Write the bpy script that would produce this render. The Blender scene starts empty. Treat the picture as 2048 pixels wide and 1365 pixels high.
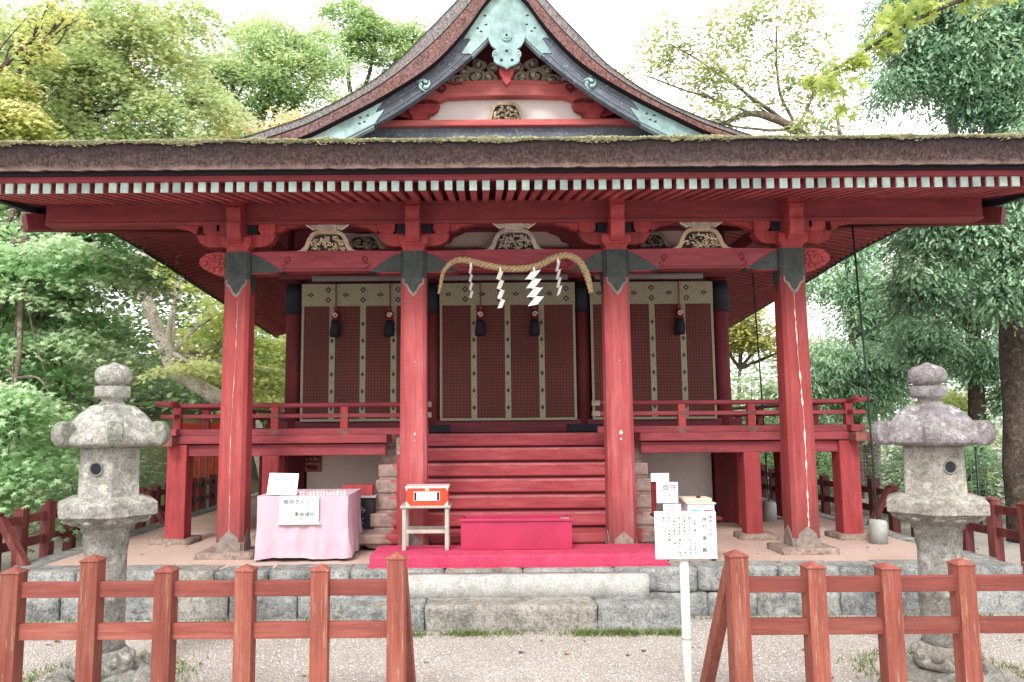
import bpy, bmesh, math, random
import numpy as np
from mathutils import Vector, Matrix, noise as mnoise

random.seed(7)
rng = np.random.default_rng(11)
PI = math.pi
scene = bpy.context.scene
COL = scene.collection

# ------------------------------------------------------------------ materials
class NT:
    def __init__(self, name):
        self.m = bpy.data.materials.new(name)
        self.m.use_nodes = True
        self.t = self.m.node_tree
        self.t.nodes.clear()
        self.out = self.n('ShaderNodeOutputMaterial')
    def n(self, typ, **kw):
        nd = self.t.nodes.new(typ)
        for k, v in kw.items():
            if k in nd.inputs:
                nd.inputs[k].default_value = v
            else:
                setattr(nd, k, v)
        return nd
    def l(self, a, b):
        self.t.links.new(a, b)
    def coord(self, scale=(1, 1, 1), kind='Object'):
        tc = self.n('ShaderNodeTexCoord')
        mp = self.n('ShaderNodeMapping')
        mp.inputs['Scale'].default_value = scale
        self.l(tc.outputs[kind], mp.inputs['Vector'])
        return mp.outputs[0]
    def noise(self, scale, detail=4, rough=.6, vec=None):
        nd = self.n('ShaderNodeTexNoise')
        nd.inputs['Scale'].default_value = scale
        nd.inputs['Detail'].default_value = detail
        nd.inputs['Roughness'].default_value = rough
        if vec is not None: self.l(vec, nd.inputs['Vector'])
        return nd.outputs['Fac']
    def ramp(self, fac, stops):
        r = self.n('ShaderNodeValToRGB')
        el = r.color_ramp.elements
        while len(el) < len(stops): el.new(.5)
        for e, (p, c) in zip(el, stops):
            e.position = p
            e.color = (c[0], c[1], c[2], 1) if hasattr(c, '__len__') else (c, c, c, 1)
        self.l(fac, r.inputs[0])
        return r.outputs[0]
    def mix(self, fac, a, b, mode='MIX'):
        m = self.n('ShaderNodeMix', data_type='RGBA', blend_type=mode)
        for s, v in ((0, fac), (6, a), (7, b)):
            if isinstance(v, bpy.types.NodeSocket): self.l(v, m.inputs[s])
            elif hasattr(v, '__len__'): m.inputs[s].default_value = (*v[:3], 1)
            else: m.inputs[s].default_value = v
        return m.outputs[2]
    def math(self, op, a, b=0.0, clamp=False):
        m = self.n('ShaderNodeMath', operation=op, use_clamp=clamp)
        for s, v in ((0, a), (1, b)):
            if isinstance(v, bpy.types.NodeSocket): self.l(v, m.inputs[s])
            else: m.inputs[s].default_value = v
        return m.outputs[0]
    def done(self, col, rough=.7, bump=None, bstr=.3, bdist=.01, spec=.3, metal=0.0):
        p = self.n('ShaderNodeBsdfPrincipled')
        if isinstance(col, bpy.types.NodeSocket): self.l(col, p.inputs['Base Color'])
        else: p.inputs['Base Color'].default_value = (*col[:3], 1)
        if isinstance(rough, bpy.types.NodeSocket): self.l(rough, p.inputs['Roughness'])
        else: p.inputs['Roughness'].default_value = rough
        p.inputs['Specular IOR Level'].default_value = spec
        p.inputs['Metallic'].default_value = metal
        if bump is not None:
            b = self.n('ShaderNodeBump')
            b.inputs['Strength'].default_value = bstr
            b.inputs['Distance'].default_value = bdist
            self.l(bump, b.inputs['Height'])
            self.l(b.outputs[0], p.inputs['Normal'])
        self.l(p.outputs[0], self.out.inputs[0])
        return self.m

def sc(c, k): return tuple(min(1, x * k) for x in c)

def paint(name, col, worn=None, wl=.66, stretch=(9, 9, 1.2), rough=.62, var=.42, fade=None, grime=False):
    """old paint on timber: tonal drift, grain streaks, patches worn to wood"""
    t = NT(name)
    v0 = t.coord()
    v1 = t.coord(stretch)
    big = t.noise(1.7, 5, .65, v0)
    fine = t.noise(3.0, 6, .7, v1)
    spk = t.noise(48, 4, .7, v0)
    mid = t.noise(1.6, 6, .72, t.coord(tuple(q * .45 for q in stretch)))
    c = t.ramp(t.math('ADD', t.math('MULTIPLY', big, .35), t.math('MULTIPLY', mid, .65)), [(.34, sc(col, 1 - var)), (.5, col), (.64, fade or sc(col, 1 + var * .7))])
    chip = t.noise(21, 8, .8, t.coord(tuple(q * .22 + .3 for q in stretch)))
    c = t.mix(t.math('MULTIPLY', t.ramp(fine, [(.35, 1.), (.62, 0.)]), .55), c, sc(col, .45))
    c = t.mix(t.math('MULTIPLY', t.ramp(spk, [(.60, 0.), (.72, 1.)]), .35), c, sc(col, 1.7))
    if worn:
        c = t.mix(t.math('MULTIPLY', t.ramp(chip, [(.655, 0.), (.67, 1.)]), .7), c, sc(worn, .8))
        c = t.mix(t.math('MULTIPLY', t.ramp(chip, [(.33, 1.), (.35, 0.)]), .55), c, sc(col, .35))
        w = t.math('MULTIPLY', t.ramp(t.noise(5.5, 7, .72, v1), [(wl, 0.), (wl + .06, 1.)]), .8)
        c = t.mix(w, c, worn)
    if grime:   # splashed and darkened foot, darker towards the head
        sz = t.n('ShaderNodeSeparateXYZ'); t.l(v0, sz.inputs[0])
        zz = t.math('ADD', sz.outputs['Z'], t.math('MULTIPLY', t.math('SUBTRACT', mid, .5), 1.1))
        c = t.mix(t.ramp(t.math('MULTIPLY', zz, .25), [(.10, .62), (.25, 0.)]), c, (.13, .055, .05))
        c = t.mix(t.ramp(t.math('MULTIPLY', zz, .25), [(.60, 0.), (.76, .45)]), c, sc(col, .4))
    oi = t.n('ShaderNodeObjectInfo')
    c = t.mix(1.0, c, t.ramp(oi.outputs['Random'], [(0., (.80, .78, .76)), (.5, (1., 1., 1.)), (1., (1.14, 1.2, 1.16))]), 'MULTIPLY')
    h = t.math('ADD', t.math('MULTIPLY', fine, .7), t.math('MULTIPLY', spk, .3))
    r = t.ramp(big, [(.3, rough - .08), (.7, rough + .15)])
    return t.done(c, r, h, .35, .006)

def stone(name, col, dark, lichen=None, moss=None, scale=1.0, bstr=.7, lich=.54, con=.62):
    t = NT(name)
    v = t.coord()
    a = t.noise(3.2 * scale, 8, .72, v)
    b = t.noise(17 * scale, 7, .78, v)
    f = t.noise(46 * scale, 5, .75, v)
    c = t.ramp(a, [(.32, dark), (.50, col), (.66, sc(col, 1.3))])
    c = t.mix(t.ramp(b, [(.34, con), (.52, 0.)]), c, sc(dark, .5))
    c = t.mix(t.math('MULTIPLY', t.ramp(f, [(.36, 1.), (.50, 0.)]), .6), c, sc(dark, .5))
    c = t.mix(t.math('MULTIPLY', t.ramp(f, [(.54, 0.), (.66, 1.)]), .35), c, sc(col, 1.5))
    if lichen:
        c = t.mix(t.math('MULTIPLY', t.ramp(t.noise(8.5 * scale, 9, .78, v), [(lich, 0.), (lich + .07, 1.)]), .85), c, lichen)
    if moss:
        g = t.n('ShaderNodeNewGeometry'); s = t.n('ShaderNodeSeparateXYZ'); t.l(g.outputs['Normal'], s.inputs[0])
        up = t.ramp(s.outputs['Z'], [(.2, .25), (.8, 1.)])
        mk = t.math('MULTIPLY', t.ramp(t.noise(6 * scale, 8, .78, v), [(.53, 0.), (.63, 1.)]), up)
        c = t.mix(t.math('MULTIPLY', mk, .8), c, moss)
    h = t.math('ADD', t.math('MULTIPLY', b, .8), t.math('MULTIPLY', f, .4))
    return t.done(c, .92, h, bstr, .03, .12)

def flat(name, col, rough=.6, var=.12, scale=9, spec=.3, metal=0.0, bump=.15):
    t = NT(name)
    v = t.coord()
    a = t.noise(scale, 6, .65, v)
    b = t.noise(scale * 9, 4, .7, v)
    c = t.ramp(a, [(.3, sc(col, 1 - var)), (.7, sc(col, 1 + var))])
    c = t.mix(t.math('MULTIPLY', t.ramp(b, [(.35, 1.), (.55, 0.)]), var), c, sc(col, .6))
    oi = t.n('ShaderNodeObjectInfo')
    c = t.mix(1.0, c, t.ramp(oi.outputs['Random'], [(0., (.78, .80, .82)), (.5, (1., 1., 1.)), (1., (1.12, 1.10, 1.06))]), 'MULTIPLY')
    return t.done(c, rough, t.math('ADD', a, b), bump, .006, spec, metal)

def leafmat(name, trans=.45):
    t = NT(name)
    at = t.n('ShaderNodeAttribute', attribute_name='tint')
    d = t.n('ShaderNodeBsdfDiffuse'); tr = t.n('ShaderNodeBsdfTranslucent'); gl = t.n('ShaderNodeBsdfGlossy')
    gl.inputs['Roughness'].default_value = .45
    t.l(at.outputs['Color'], d.inputs['Color'])
    t.l(t.mix(.22, at.outputs['Color'], (.9, .98, .6), 'MIX'), tr.inputs['Color'])
    m1 = t.n('ShaderNodeMixShader'); m1.inputs[0].default_value = trans
    t.l(d.outputs[0], m1.inputs[1]); t.l(tr.outputs[0], m1.inputs[2])
    m2 = t.n('ShaderNodeMixShader'); m2.inputs[0].default_value = .06
    t.l(m1.outputs[0], m2.inputs[1]); t.l(gl.outputs[0], m2.inputs[2])
    t.l(m2.outputs[0], t.out.inputs[0])
    return t.m

RED = (.36, .050, .056)
M = {}
M['red'] = paint('red_paint', RED, worn=(.42, .26, .20), wl=.70, fade=(.46, .075, .075))
M['red_h'] = paint('red_paint_beam', (.29, .052, .065), worn=(.38, .20, .17), wl=.73, stretch=(1.2, 9, 9), fade=(.36, .065, .075))
M['pillar_red'] = paint('pillar_red', (.36, .058, .060), worn=(.48, .32, .27), wl=.70, stretch=(10, 10, .8), var=.36, fade=(.40, .10, .10), grime=True)
M['pillar_pale'] = paint('pillar_red_lit', (.44, .080, .085), worn=(.55, .38, .34), wl=.70, stretch=(10, 10, .8), var=.30, fade=(.49, .165, .17), grime=True)  # inner pillars: frontal light painted in as a paler red
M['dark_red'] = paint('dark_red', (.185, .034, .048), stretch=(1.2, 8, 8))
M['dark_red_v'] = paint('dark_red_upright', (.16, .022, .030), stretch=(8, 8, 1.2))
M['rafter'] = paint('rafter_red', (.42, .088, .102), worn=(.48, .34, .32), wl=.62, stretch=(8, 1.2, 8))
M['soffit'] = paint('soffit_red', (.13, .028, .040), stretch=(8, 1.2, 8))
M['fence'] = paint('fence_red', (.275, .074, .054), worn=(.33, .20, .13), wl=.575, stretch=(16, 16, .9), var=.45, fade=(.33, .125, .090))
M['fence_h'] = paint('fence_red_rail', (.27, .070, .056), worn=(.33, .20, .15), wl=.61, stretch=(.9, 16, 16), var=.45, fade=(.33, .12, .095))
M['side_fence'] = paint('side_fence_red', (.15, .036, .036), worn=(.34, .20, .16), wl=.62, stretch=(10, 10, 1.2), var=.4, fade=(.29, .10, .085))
M['step_red'] = None
M['gable_red'] = paint('gable_red', (.56, .125, .12), worn=(.60, .42, .38), wl=.68, stretch=(1., 9, 9), var=.30, fade=(.62, .21, .20))  # light falling on the gable is put into this paler red
M['nosing'] = paint('worn_lit_nosing', (.46, .12, .13), worn=(.58, .36, .34), wl=.6, stretch=(2, 9, 9), fade=(.56, .22, .22))
M['cream'] = flat('plaster', (.66, .56, .50), .9, .10, 2.5)
M['white_panel'] = flat('white_plaster', (.80, .74, .70), .9, .06, 2.5)
M['copper'] = flat('green_copper', (.33, .475, .455), .7, .36, 7)
M['tipgreen'] = flat('rafter_tip_paint', (.47, .60, .56), .7, .30, 14)
M['verdigris'] = flat('dark_metal', (.035, .045, .043), .55, .55, 12, .4)
M['metal_worn'] = flat('worn_metal', (.24, .20, .18), .75, .45, 16)
M['slate'] = paint('slate_board', (.115, .13, .165), worn=(.26, .29, .31), wl=.57, stretch=(5, 5, 5), var=.4)
M['slate_light'] = flat('slate_moulding', (.15, .165, .205), .7, .3, 10)
M['navy'] = flat('navy', (.014, .014, .024), .6, .3)
M['worn_end'] = flat('worn_beam_end', (.22, .085, .075), .85, .4, 10)
M['carving'] = flat('carved_wood', (.44, .34, .23), .8, .42, 14)
M['carving_grey'] = flat('carved_grey', (.37, .32, .275), .85, .42, 12)
M['carving_dark'] = flat('carving_recess', (.05, .04, .036), .9, .4)
M['carving_light'] = flat('carving_highlight', (.72, .62, .46), .8, .3, 20)
M['steel'] = flat('painted_tube', (.40, .37, .33), .5, .2, 12)
M['white'] = flat('white_card', (.82, .83, .84), .55, .05, 5)
M['ink'] = flat('ink', (.018, .018, .022), .8, .2)
M['inkred'] = flat('red_ink', (.55, .06, .07), .8, .2)
M['inkblue'] = flat('blue_ink', (.08, .10, .40), .8, .2)
M['orange'] = flat('orange_lacquer', (.80, .055, .018), .35, .16, 10, .5)
M['pinkwhite'] = flat('pink_edging', (.80, .62, .60), .45, .12, 14)
M['magenta'] = flat('magenta_lacquer', (.43, .026, .085), .38, .14, 4, .45, bump=.06)
M['straw'] = flat('straw', (.54, .39, .21), .85, .42, 40, bump=.6)
M['paper'] = flat('folded_paper', (.86, .86, .82), .7, .03, 5)
M['concrete'] = flat('concrete', (.42, .44, .42), .9, .22, 9)
M['greenpole'] = flat('green_pole', (.035, .06, .055), .45, .3, 9)
M['signpost'] = flat('sign_pipe', (.50, .56, .52), .45, .2, 8)
M['rollgrey'] = flat('rolled_cloth', (.27, .24, .235), .8, .15, 7)
M['maroon'] = flat('maroon_lacquer', (.16, .012, .02), .5, .2)
M['granite'] = stone('lantern_granite', (.37, .36, .33), (.15, .145, .13), lichen=(.60, .60, .54), moss=(.11, .14, .06), scale=1.5, bstr=.55, lich=.55, con=.5)
M['granite_moss'] = stone('lantern_scroll', (.27, .275, .235), (.11, .12, .10), lichen=(.46, .50, .40), moss=(.13, .18, .10), scale=1.5, bstr=.55, lich=.56, con=.7)
M['granite_c'] = stone('lantern_body_grey', (.36, .34, .305), (.15, .14, .125), lichen=(.56, .55, .49), moss=(.15, .14, .07), scale=1.5, bstr=.55, lich=.56, con=.5)
M['granite_shaft'] = stone('lantern_shaft', (.30, .29, .27), (.14, .135, .125), lichen=(.50, .49, .45), moss=(.10, .12, .05), scale=1.5, bstr=.55, lich=.56)
M['granite_b'] = stone('lantern_granite_mauve', (.275, .25, .26), (.115, .10, .107), lichen=(.60, .58, .55), moss=(.13, .13, .06), scale=1.5, bstr=.55, lich=.57, con=.5)
M['block'] = stone('edge_block', (.40, .41, .40), (.13, .14, .145), lichen=(.58, .57, .53), moss=(.26, .20, .10), scale=1.35, bstr=1.0, con=.7, lich=.60)
M['block_stain'] = stone('edge_block_stained', (.43, .41, .375), (.16, .15, .14), lichen=(.58, .46, .32), moss=(.30, .22, .12), scale=1.2, bstr=1.0, con=.7, lich=.60)
M['slab'] = stone('cut_slab', (.43, .425, .405), (.31, .305, .295), lichen=(.50, .49, .47), scale=1.6, bstr=.35, con=.22)
M['footstone'] = stone('foot_stone', (.34, .25, .21), (.16, .12, .11), lichen=(.44, .36, .30), scale=1.4)
M['bark'] = stone('bark', (.20, .16, .125), (.07, .055, .045), lichen=(.40, .39, .34), scale=1.3)
M['bark_dark'] = stone('bark_dark', (.11, .085, .07), (.04, .032, .028), lichen=(.19, .18, .15), scale=1.3)
M['bark_pale'] = stone('bark_pale', (.62, .56, .48), (.28, .23, .19), lichen=(.85, .83, .78), moss=(.26, .28, .15), scale=1.2)
M['wire'] = flat('wire', (.30, .36, .34), .5, .2, 9)
M['vermilion'] = flat('vermilion', (.62, .045, .02), .55, .2, 8)
M['pale_wood'] = flat('pale_wood', (.66, .50, .38), .7, .2, 12)
M['gold'] = flat('dull_gold', (.52, .38, .20), .6, .25, 12)
M['leaf'] = leafmat('leaf')
M['needle'] = leafmat('needle', .25)
M['grassm'] = leafmat('grass_blade', .35)
M['mossm'] = leafmat('moss_tuft', .2)

def step_mat():
    t = NT('stair_red')
    v = t.coord(); v1 = t.coord((1.0, 7, 7))
    tc = t.n('ShaderNodeTexCoord'); s = t.n('ShaderNodeSeparateXYZ'); t.l(tc.outputs['Object'], s.inputs[0])
    ax = t.math('ABSOLUTE', s.outputs['X'])
    big = t.noise(2.2, 6, .7, v1); spk = t.noise(40, 5, .7, v)
    c = t.ramp(big, [(.3, (.24, .034, .044)), (.5, (.35, .054, .066)), (.72, (.44, .11, .12))])
    c = t.mix(t.math('MULTIPLY', t.ramp(spk, [(.6, 0.), (.75, 1.)]), .4), c, (.5, .2, .19))
    e = t.math('ADD', ax, t.math('MULTIPLY', t.noise(5.5, 6, .75, v), .55))
    w = t.ramp(t.math('SUBTRACT', e, 1.0), [(.50, 0.), (.53, 1.)])
    wood = t.ramp(t.noise(9, 7, .75, v), [(.35, (.20, .13, .11)), (.65, (.42, .31, .27))])
    c = t.mix(w, c, wood)
    return t.done(c, .6, t.math('ADD', big, spk), .4, .008)
M['step_red'] = step_mat()

def thatch_mat(name, a, b, tip, sv, eave=False):
    t = NT(name)
    v0 = t.coord(); v = t.coord(sv)
    n1 = t.noise(2.0, 7, .75, v); n2 = t.noise(38, 5, .78, v0); n3 = t.noise(1.3, 5, .6, v0)
    c = t.ramp(n1, [(.3, a), (.6, b)])
    c = t.mix(t.ramp(n3, [(.4, 0.), (.7, .8)]), c, tip)
    c = t.mix(t.ramp(n2, [(.36, .85), (.58, 0.)]), c, sc(a, .35))
    n4 = t.noise(16, 4, .8, t.coord((4, 4, 1.4)))
    c = t.mix(t.math('MULTIPLY', t.ramp(n2, [(.6, 0.), (.72, 1.)]), .5), c, sc(b, 2.2))
    c = t.mix(t.math('MULTIPLY', t.ramp(n4, [(.36, 1.), (.48, 0.)]), .65), c, sc(a, .3))
    c = t.mix(t.math('MULTIPLY', t.ramp(n4, [(.56, 0.), (.68, 1.)]), .5), c, sc(b, 1.7))
    if eave:   # darker upper band, paler cut fringe along the bottom
        s = t.n('ShaderNodeSeparateXYZ'); t.l(v0, s.inputs[0])
        z = t.math('ADD', s.outputs['Z'], t.math('MULTIPLY', t.math('SUBTRACT', t.noise(9, 5, .7, v0), .5), .12))
        c = t.mix(t.ramp(t.math('MULTIPLY', t.math('SUBTRACT', z, 3.70), 3.3), [(.30, 0.), (.85, .82)]), c, (.020, .016, .019))
        c = t.mix(t.ramp(t.math('MULTIPLY', t.math('SUBTRACT', z, 3.70), 3.3), [(.06, .55), (.24, 0.)]), c, (.36, .25, .21))
    return t.done(c, .95, t.math('ADD', n1, n2), .9, .02, .1)
M['thatch'] = thatch_mat('thatch_cut', (.045, .030, .028), (.125, .080, .072), (.105, .078, .084), (5, 5, 9), True)
M['thatch_red'] = thatch_mat('thatch_verge', (.17, .085, .075), (.31, .165, .145), (.26, .19, .20), (8, 8, 8))
M['thatch_top'] = thatch_mat('thatch_top', (.21, .19, .195), (.36, .33, .335), (.33, .31, .27), (5, 5, 5))

def weave_mat():
    t = NT('bamboo_weave')
    v = t.coord()
    s = t.n('ShaderNodeSeparateXYZ'); t.l(v, s.inputs[0])
    def lines(sock, fr, lo):
        w = t.math('FRACT', t.math('MULTIPLY', sock, fr))
        return t.ramp(w, [(lo, 0.), (lo + .12, 1.)])
    g = t.math('MULTIPLY', lines(s.outputs['X'], 26, .2), lines(s.outputs['Z'], 26, .2))
    fine = lines(s.outputs['Z'], 120, .3)
    big = t.noise(1.2, 5, .6, v)
    c = t.ramp(big, [(.3, (.10, .026, .023)), (.7, (.18, .048, .040))])
    c = t.mix(t.math('MULTIPLY', t.math('SUBTRACT', 1.0, g), .75), c, (.030, .012, .012))
    c = t.mix(t.math('MULTIPLY', fine, .25), c, (.19, .06, .05))
    return t.done(c, .7, g, .3, .004)
M['weave'] = weave_mat()

def brocade_mat():
    t = NT('brocade')
    v = t.coord()
    vo = t.n('ShaderNodeTexVoronoi'); vo.inputs['Scale'].default_value = 34; t.l(v, vo.inputs['Vector'])
    n = t.noise(60, 3, .6, v)
    c = t.ramp(vo.outputs['Distance'], [(.10, (.20, .205, .145)), (.4, (.36, .345, .235))])
    c = t.mix(t.ramp(n, [(.40, .3), (.56, 0.)]), c, (.19, .185, .15))
    return t.done(c, .75, n, .2, .003)
M['brocade'] = brocade_mat()

def cloth_mat(name, col, var):
    t = NT(name)
    v = t.coord()
    a = t.noise(2.5, 4, .6, v); b = t.noise(260, 2, .5, v)
    c = t.ramp(a, [(.3, sc(col, 1 - var)), (.7, sc(col, 1 + var * .5))])
    c = t.mix(t.math('MULTIPLY', t.ramp(b, [(.4, 1.), (.6, 0.)]), .3), c, sc(col, .8))
    return t.done(c, .9, b, .25, .003, .1)
M['pinkcloth'] = cloth_mat('pink_cloth', (.60, .43, .50), .06)
M['pinkside'] = M['pinkcloth']
def carpet_mat():
    t = NT('carpet')
    v = t.coord()
    b = t.noise(120, 4, .8, v); a = t.noise(6, 5, .7, v)
    c = t.ramp(a, [(.3, (.54, .055, .125)), (.7, (.68, .115, .20))])
    c = t.mix(t.ramp(b, [(.4, .8), (.6, 0.)]), c, (.40, .03, .08))
    c = t.mix(t.math('MULTIPLY', t.ramp(b, [(.58, 0.), (.7, 1.)]), .5), c, (.75, .25, .3))
    return t.done(c, .95, b, .8, .008, .05)
M['carpet'] = carpet_mat()

def ground_mat(name, cols, grass=None, pebble=1.0):
    t = NT(name)
    v = t.coord()
    a = t.noise(.9, 7, .7, v); b = t.noise(26, 6, .8, v)
    vo = t.n('ShaderNodeTexVoronoi'); vo.inputs['Scale'].default_value = 105; t.l(v, vo.inputs['Vector'])
    c = t.ramp(a, [(.3, cols[0]), (.5, cols[1]), (.7, cols[2])])
    if pebble:
        hs = t.n('ShaderNodeSeparateColor'); t.l(vo.outputs['Color'], hs.inputs[0])
        c = t.mix(pebble * .75, c, t.mix(1.0, c, t.ramp(hs.outputs[0], [(.0, (.5, .48, .46)), (.25, (.9, .88, .86)), (.75, (1.08, 1.06, 1.04)), (1., (1.3, 1.27, 1.25))]), 'MULTIPLY'))
        c = t.mix(t.math('MULTIPLY', t.ramp(vo.outputs['Distance'], [(.45, 0.), (.75, 1.)]), .6 * pebble), c, sc(cols[0], .45))
    c = t.mix(t.math('MULTIPLY', t.ramp(b, [(.36, 1.), (.5, 0.)]), .38), c, sc(cols[0], .6))
    if grass:
        sx = t.n('ShaderNodeSeparateXYZ'); t.l(v, sx.inputs[0])
        far = t.ramp(t.math('MULTIPLY', sx.outputs['Y'], .05), [(.42, 0.), (.7, .9)])
        g = t.math('MULTIPLY', t.ramp(t.noise(.55, 6, .7, v), [(.42, 0.), (.6, 1.)]), far)
        c = t.mix(g, c, grass)
    h = t.math('SUBTRACT', t.math('MULTIPLY', b, .4), vo.outputs['Distance'])
    return t.done(c, .95, h, .9, .02, .12)
M['gravel'] = ground_mat('gravel', [(.56, .505, .46), (.70, .64, .595), (.78, .72, .675)], grass=(.10, .12, .05))
M['earth'] = ground_mat('packed_earth', [(.64, .44, .36), (.76, .55, .475), (.80, .63, .55)], pebble=.06)
M['hill'] = ground_mat('hill_soil', [(.04, .045, .025), (.07, .08, .035), (.11, .10, .05)], pebble=.0)

# ------------------------------------------------------------------ mesh builder
class MB:
    def __init__(self): self.v = []; self.f = []; self.m = []; self.sm = []
    def add(self, vs, fs, m=0, smooth=False):
        o = len(self.v); self.v += [tuple(p) for p in vs]
        for f in fs:
            self.f.append(tuple(i + o for i in f)); self.m.append(m); self.sm.append(smooth)
    def box(self, x0, x1, y0, y1, z0, z1, m=0, ch=0.0):
        if ch <= 0:
            vs = [(x, y, z) for z in (z0, z1) for y in (y0, y1) for x in (x0, x1)]
            self.add(vs, [(0, 2, 3, 1), (4, 5, 7, 6), (0, 1, 5, 4), (2, 6, 7, 3), (0, 4, 6, 2), (1, 3, 7, 5)], m)
        else:
            bm = bmesh.new()
            bmesh.ops.create_cube(bm, size=1)
            for q in bm.verts:
                q.co = Vector(((x0 + x1) / 2 + q.co.x * (x1 - x0), (y0 + y1) / 2 + q.co.y * (y1 - y0), (z0 + z1) / 2 + q.co.z * (z1 - z0)))
            bmesh.ops.bevel(bm, geom=list(bm.edges), offset=ch, segments=2, affect='EDGES', profile=.6)
            bm.verts.index_update()
            self.add([q.co[:] for q in bm.verts], [[q.index for q in f.verts] for f in bm.faces], m)
            bm.free()
    def bar(self, p, q, w, h, m=0, up=(0, 0, 1)):
        p = Vector(p); q = Vector(q); d = (q - p).normalized(); s = d.cross(Vector(up))
        if s.length < 1e-4: s = d.cross(Vector((0, 1, 0)))
        s.normalize(); u = s.cross(d)
        vs = []
        for c in (p, q):
            for a, b in ((-1, -1), (1, -1), (1, 1), (-1, 1)): vs.append(c + s * a * w / 2 + u * b * h / 2)
        self.add(vs, [(3, 2, 1, 0), (4, 5, 6, 7), (0, 1, 5, 4), (1, 2, 6, 5), (2, 3, 7, 6), (3, 0, 4, 7)], m)
    def prism(self, poly, axis, a, b, m=0, mcap=None):
        if sum(poly[i][0] * poly[(i + 1) % len(poly)][1] - poly[(i + 1) % len(poly)][0] * poly[i][1] for i in range(len(poly))) < 0:
            poly = poly[::-1]
        fn = {'y': lambda u, w, t: (u, t, w), 'x': lambda u, w, t: (t, u, w), 'z': lambda u, w, t: (u, w, t)}[axis]
        n = len(poly)
        vs = [fn(u, w, a) for u, w in poly] + [fn(u, w, b) for u, w in poly]
        fs = [tuple(range(n)), tuple(range(2 * n - 1, n - 1, -1))] + [(i, i + n, (i + 1) % n + n, (i + 1) % n) for i in range(n)]
        if axis != 'y': fs = [f[::-1] for f in fs]
        o = len(self.f); self.add(vs, fs, m)
        if mcap is not None: self.m[o] = mcap
    def tube(self, path, rad, n=8, m=0, cap=True, smooth=True, tw=0.0):
        P = [Vector(p) for p in path]; k = len(P)
        R = rad if hasattr(rad, '__len__') else [rad] * k
        vs = []; ref = Vector((.13, .2, 1)).normalized(); prev = None
        for i in range(k):
            t = (P[min(i + 1, k - 1)] - P[max(i - 1, 0)])
            t = t.normalized() if t.length > 1e-9 else Vector((0, 0, 1))
            if prev is None:
                s = t.cross(ref)
                if s.length < 1e-3: s = t.cross(Vector((1, 0, 0)))
            else:
                s = prev - t * prev.dot(t)
            s.normalize(); prev = s.copy(); u = t.cross(s)
            for j in range(n):
                a = 2 * PI * j / n + tw * i
                vs.append(P[i] + (s * math.cos(a) + u * math.sin(a)) * R[i])
        fs = [(i * n + j, i * n + (j + 1) % n, (i + 1) * n + (j + 1) % n, (i + 1) * n + j) for i in range(k - 1) for j in range(n)]
        if cap: fs += [tuple(range(n))[::-1], tuple((k - 1) * n + j for j in range(n))]
        self.add(vs, fs, m, smooth)
    def lathe(self, prof, n=24, c=(0, 0, 0), m=0, smooth=True, rot=0.0, jit=0.0, seed=0):
        vs = []
        for i, (r, z) in enumerate(prof):
            for j in range(n):
                a = 2 * PI * j / n + rot
                p = Vector((r * math.cos(a), r * math.sin(a), z))
                if jit:
                    p += Vector([mnoise.noise(p * 9 + Vector((seed, k * 7.1, 0))) * jit for k in range(3)])
                vs.append(Vector(c) + p)
        k = len(prof)
        fs = [(i * n + j, i * n + (j + 1) % n, (i + 1) * n + (j + 1) % n, (i + 1) * n + j) for i in range(k - 1) for j in range(n)]
        fs += [tuple(range(n))[::-1], tuple((k - 1) * n + j for j in range(n))]
        self.add(vs, fs, m, smooth)
    def blob(self, c, r, m=0, sub=2, jit=.15, seed=0, fr=3.0):
        bm = bmesh.new(); bmesh.ops.create_icosphere(bm, subdivisions=sub, radius=1)
        bm.verts.index_update()
        vs = []
        for q in bm.verts:
            k = 1 + jit * mnoise.noise(q.co * fr + Vector((seed * 3.7, seed, 1.3)))
            vs.append((c[0] + q.co.x * r[0] * k, c[1] + q.co.y * r[1] * k, c[2] + q.co.z * r[2] * k))
        self.add(vs, [[q.index for q in f.verts] for f in bm.faces], m, True); bm.free()
    def roughbox(self, x0, x1, y0, y1, z0, z1, amp=.02, n=.06, m=0, seed=0, fr=9):
        """block of stone: subdivided box with rounded arrises and a lumpy face"""
        bm = bmesh.new(); bmesh.ops.create_cube(bm, size=1)
        sx, sy, sz = x1 - x0, y1 - y0, z1 - z0
        for ax, L in ((0, sx), (1, sy), (2, sz)):
            k = max(1, min(26, int(L / n)))
            for i in range(1, k):
                co = [0, 0, 0]; co[ax] = -.5 + i / k; no = [0, 0, 0]; no[ax] = 1
                bmesh.ops.bisect_plane(bm, geom=list(bm.verts) + list(bm.edges) + list(bm.faces), plane_co=co, plane_no=no)
        bm.verts.index_update(); vs = []
        for q in bm.verts:
            p = Vector((q.co.x * sx, q.co.y * sy, q.co.z * sz))
            rr = .009
            for i, L in enumerate((sx, sy, sz)):
                pass
            ins = sum(1 for i, L in enumerate((sx, sy, sz)) if abs(abs(p[i]) - L / 2) < 1e-5)
            if ins >= 2: p *= 1 - .0; p -= Vector([math.copysign(rr * .55, p[i]) if abs(abs(p[i]) - (sx, sy, sz)[i] / 2) < 1e-5 else 0 for i in range(3)])
            w = Vector(((x0 + x1) / 2, (y0 + y1) / 2, (z0 + z1) / 2)) + p
            d = mnoise.noise(w * fr + Vector((seed * 1.9, 0, 0))) + .5 * mnoise.noise(w * fr * 2.7 + Vector((seed, 5, 0)))
            e = mnoise.noise(w * fr + Vector((seed * 1.9 + 31, 7, 0)))
            d += .45 * mnoise.noise(w * fr * 5.3 + Vector((seed, 9, 3)))
            w += Vector((e * amp * .35, -d * amp, (e + d) * amp * .2))
            vs.append(w)
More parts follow.
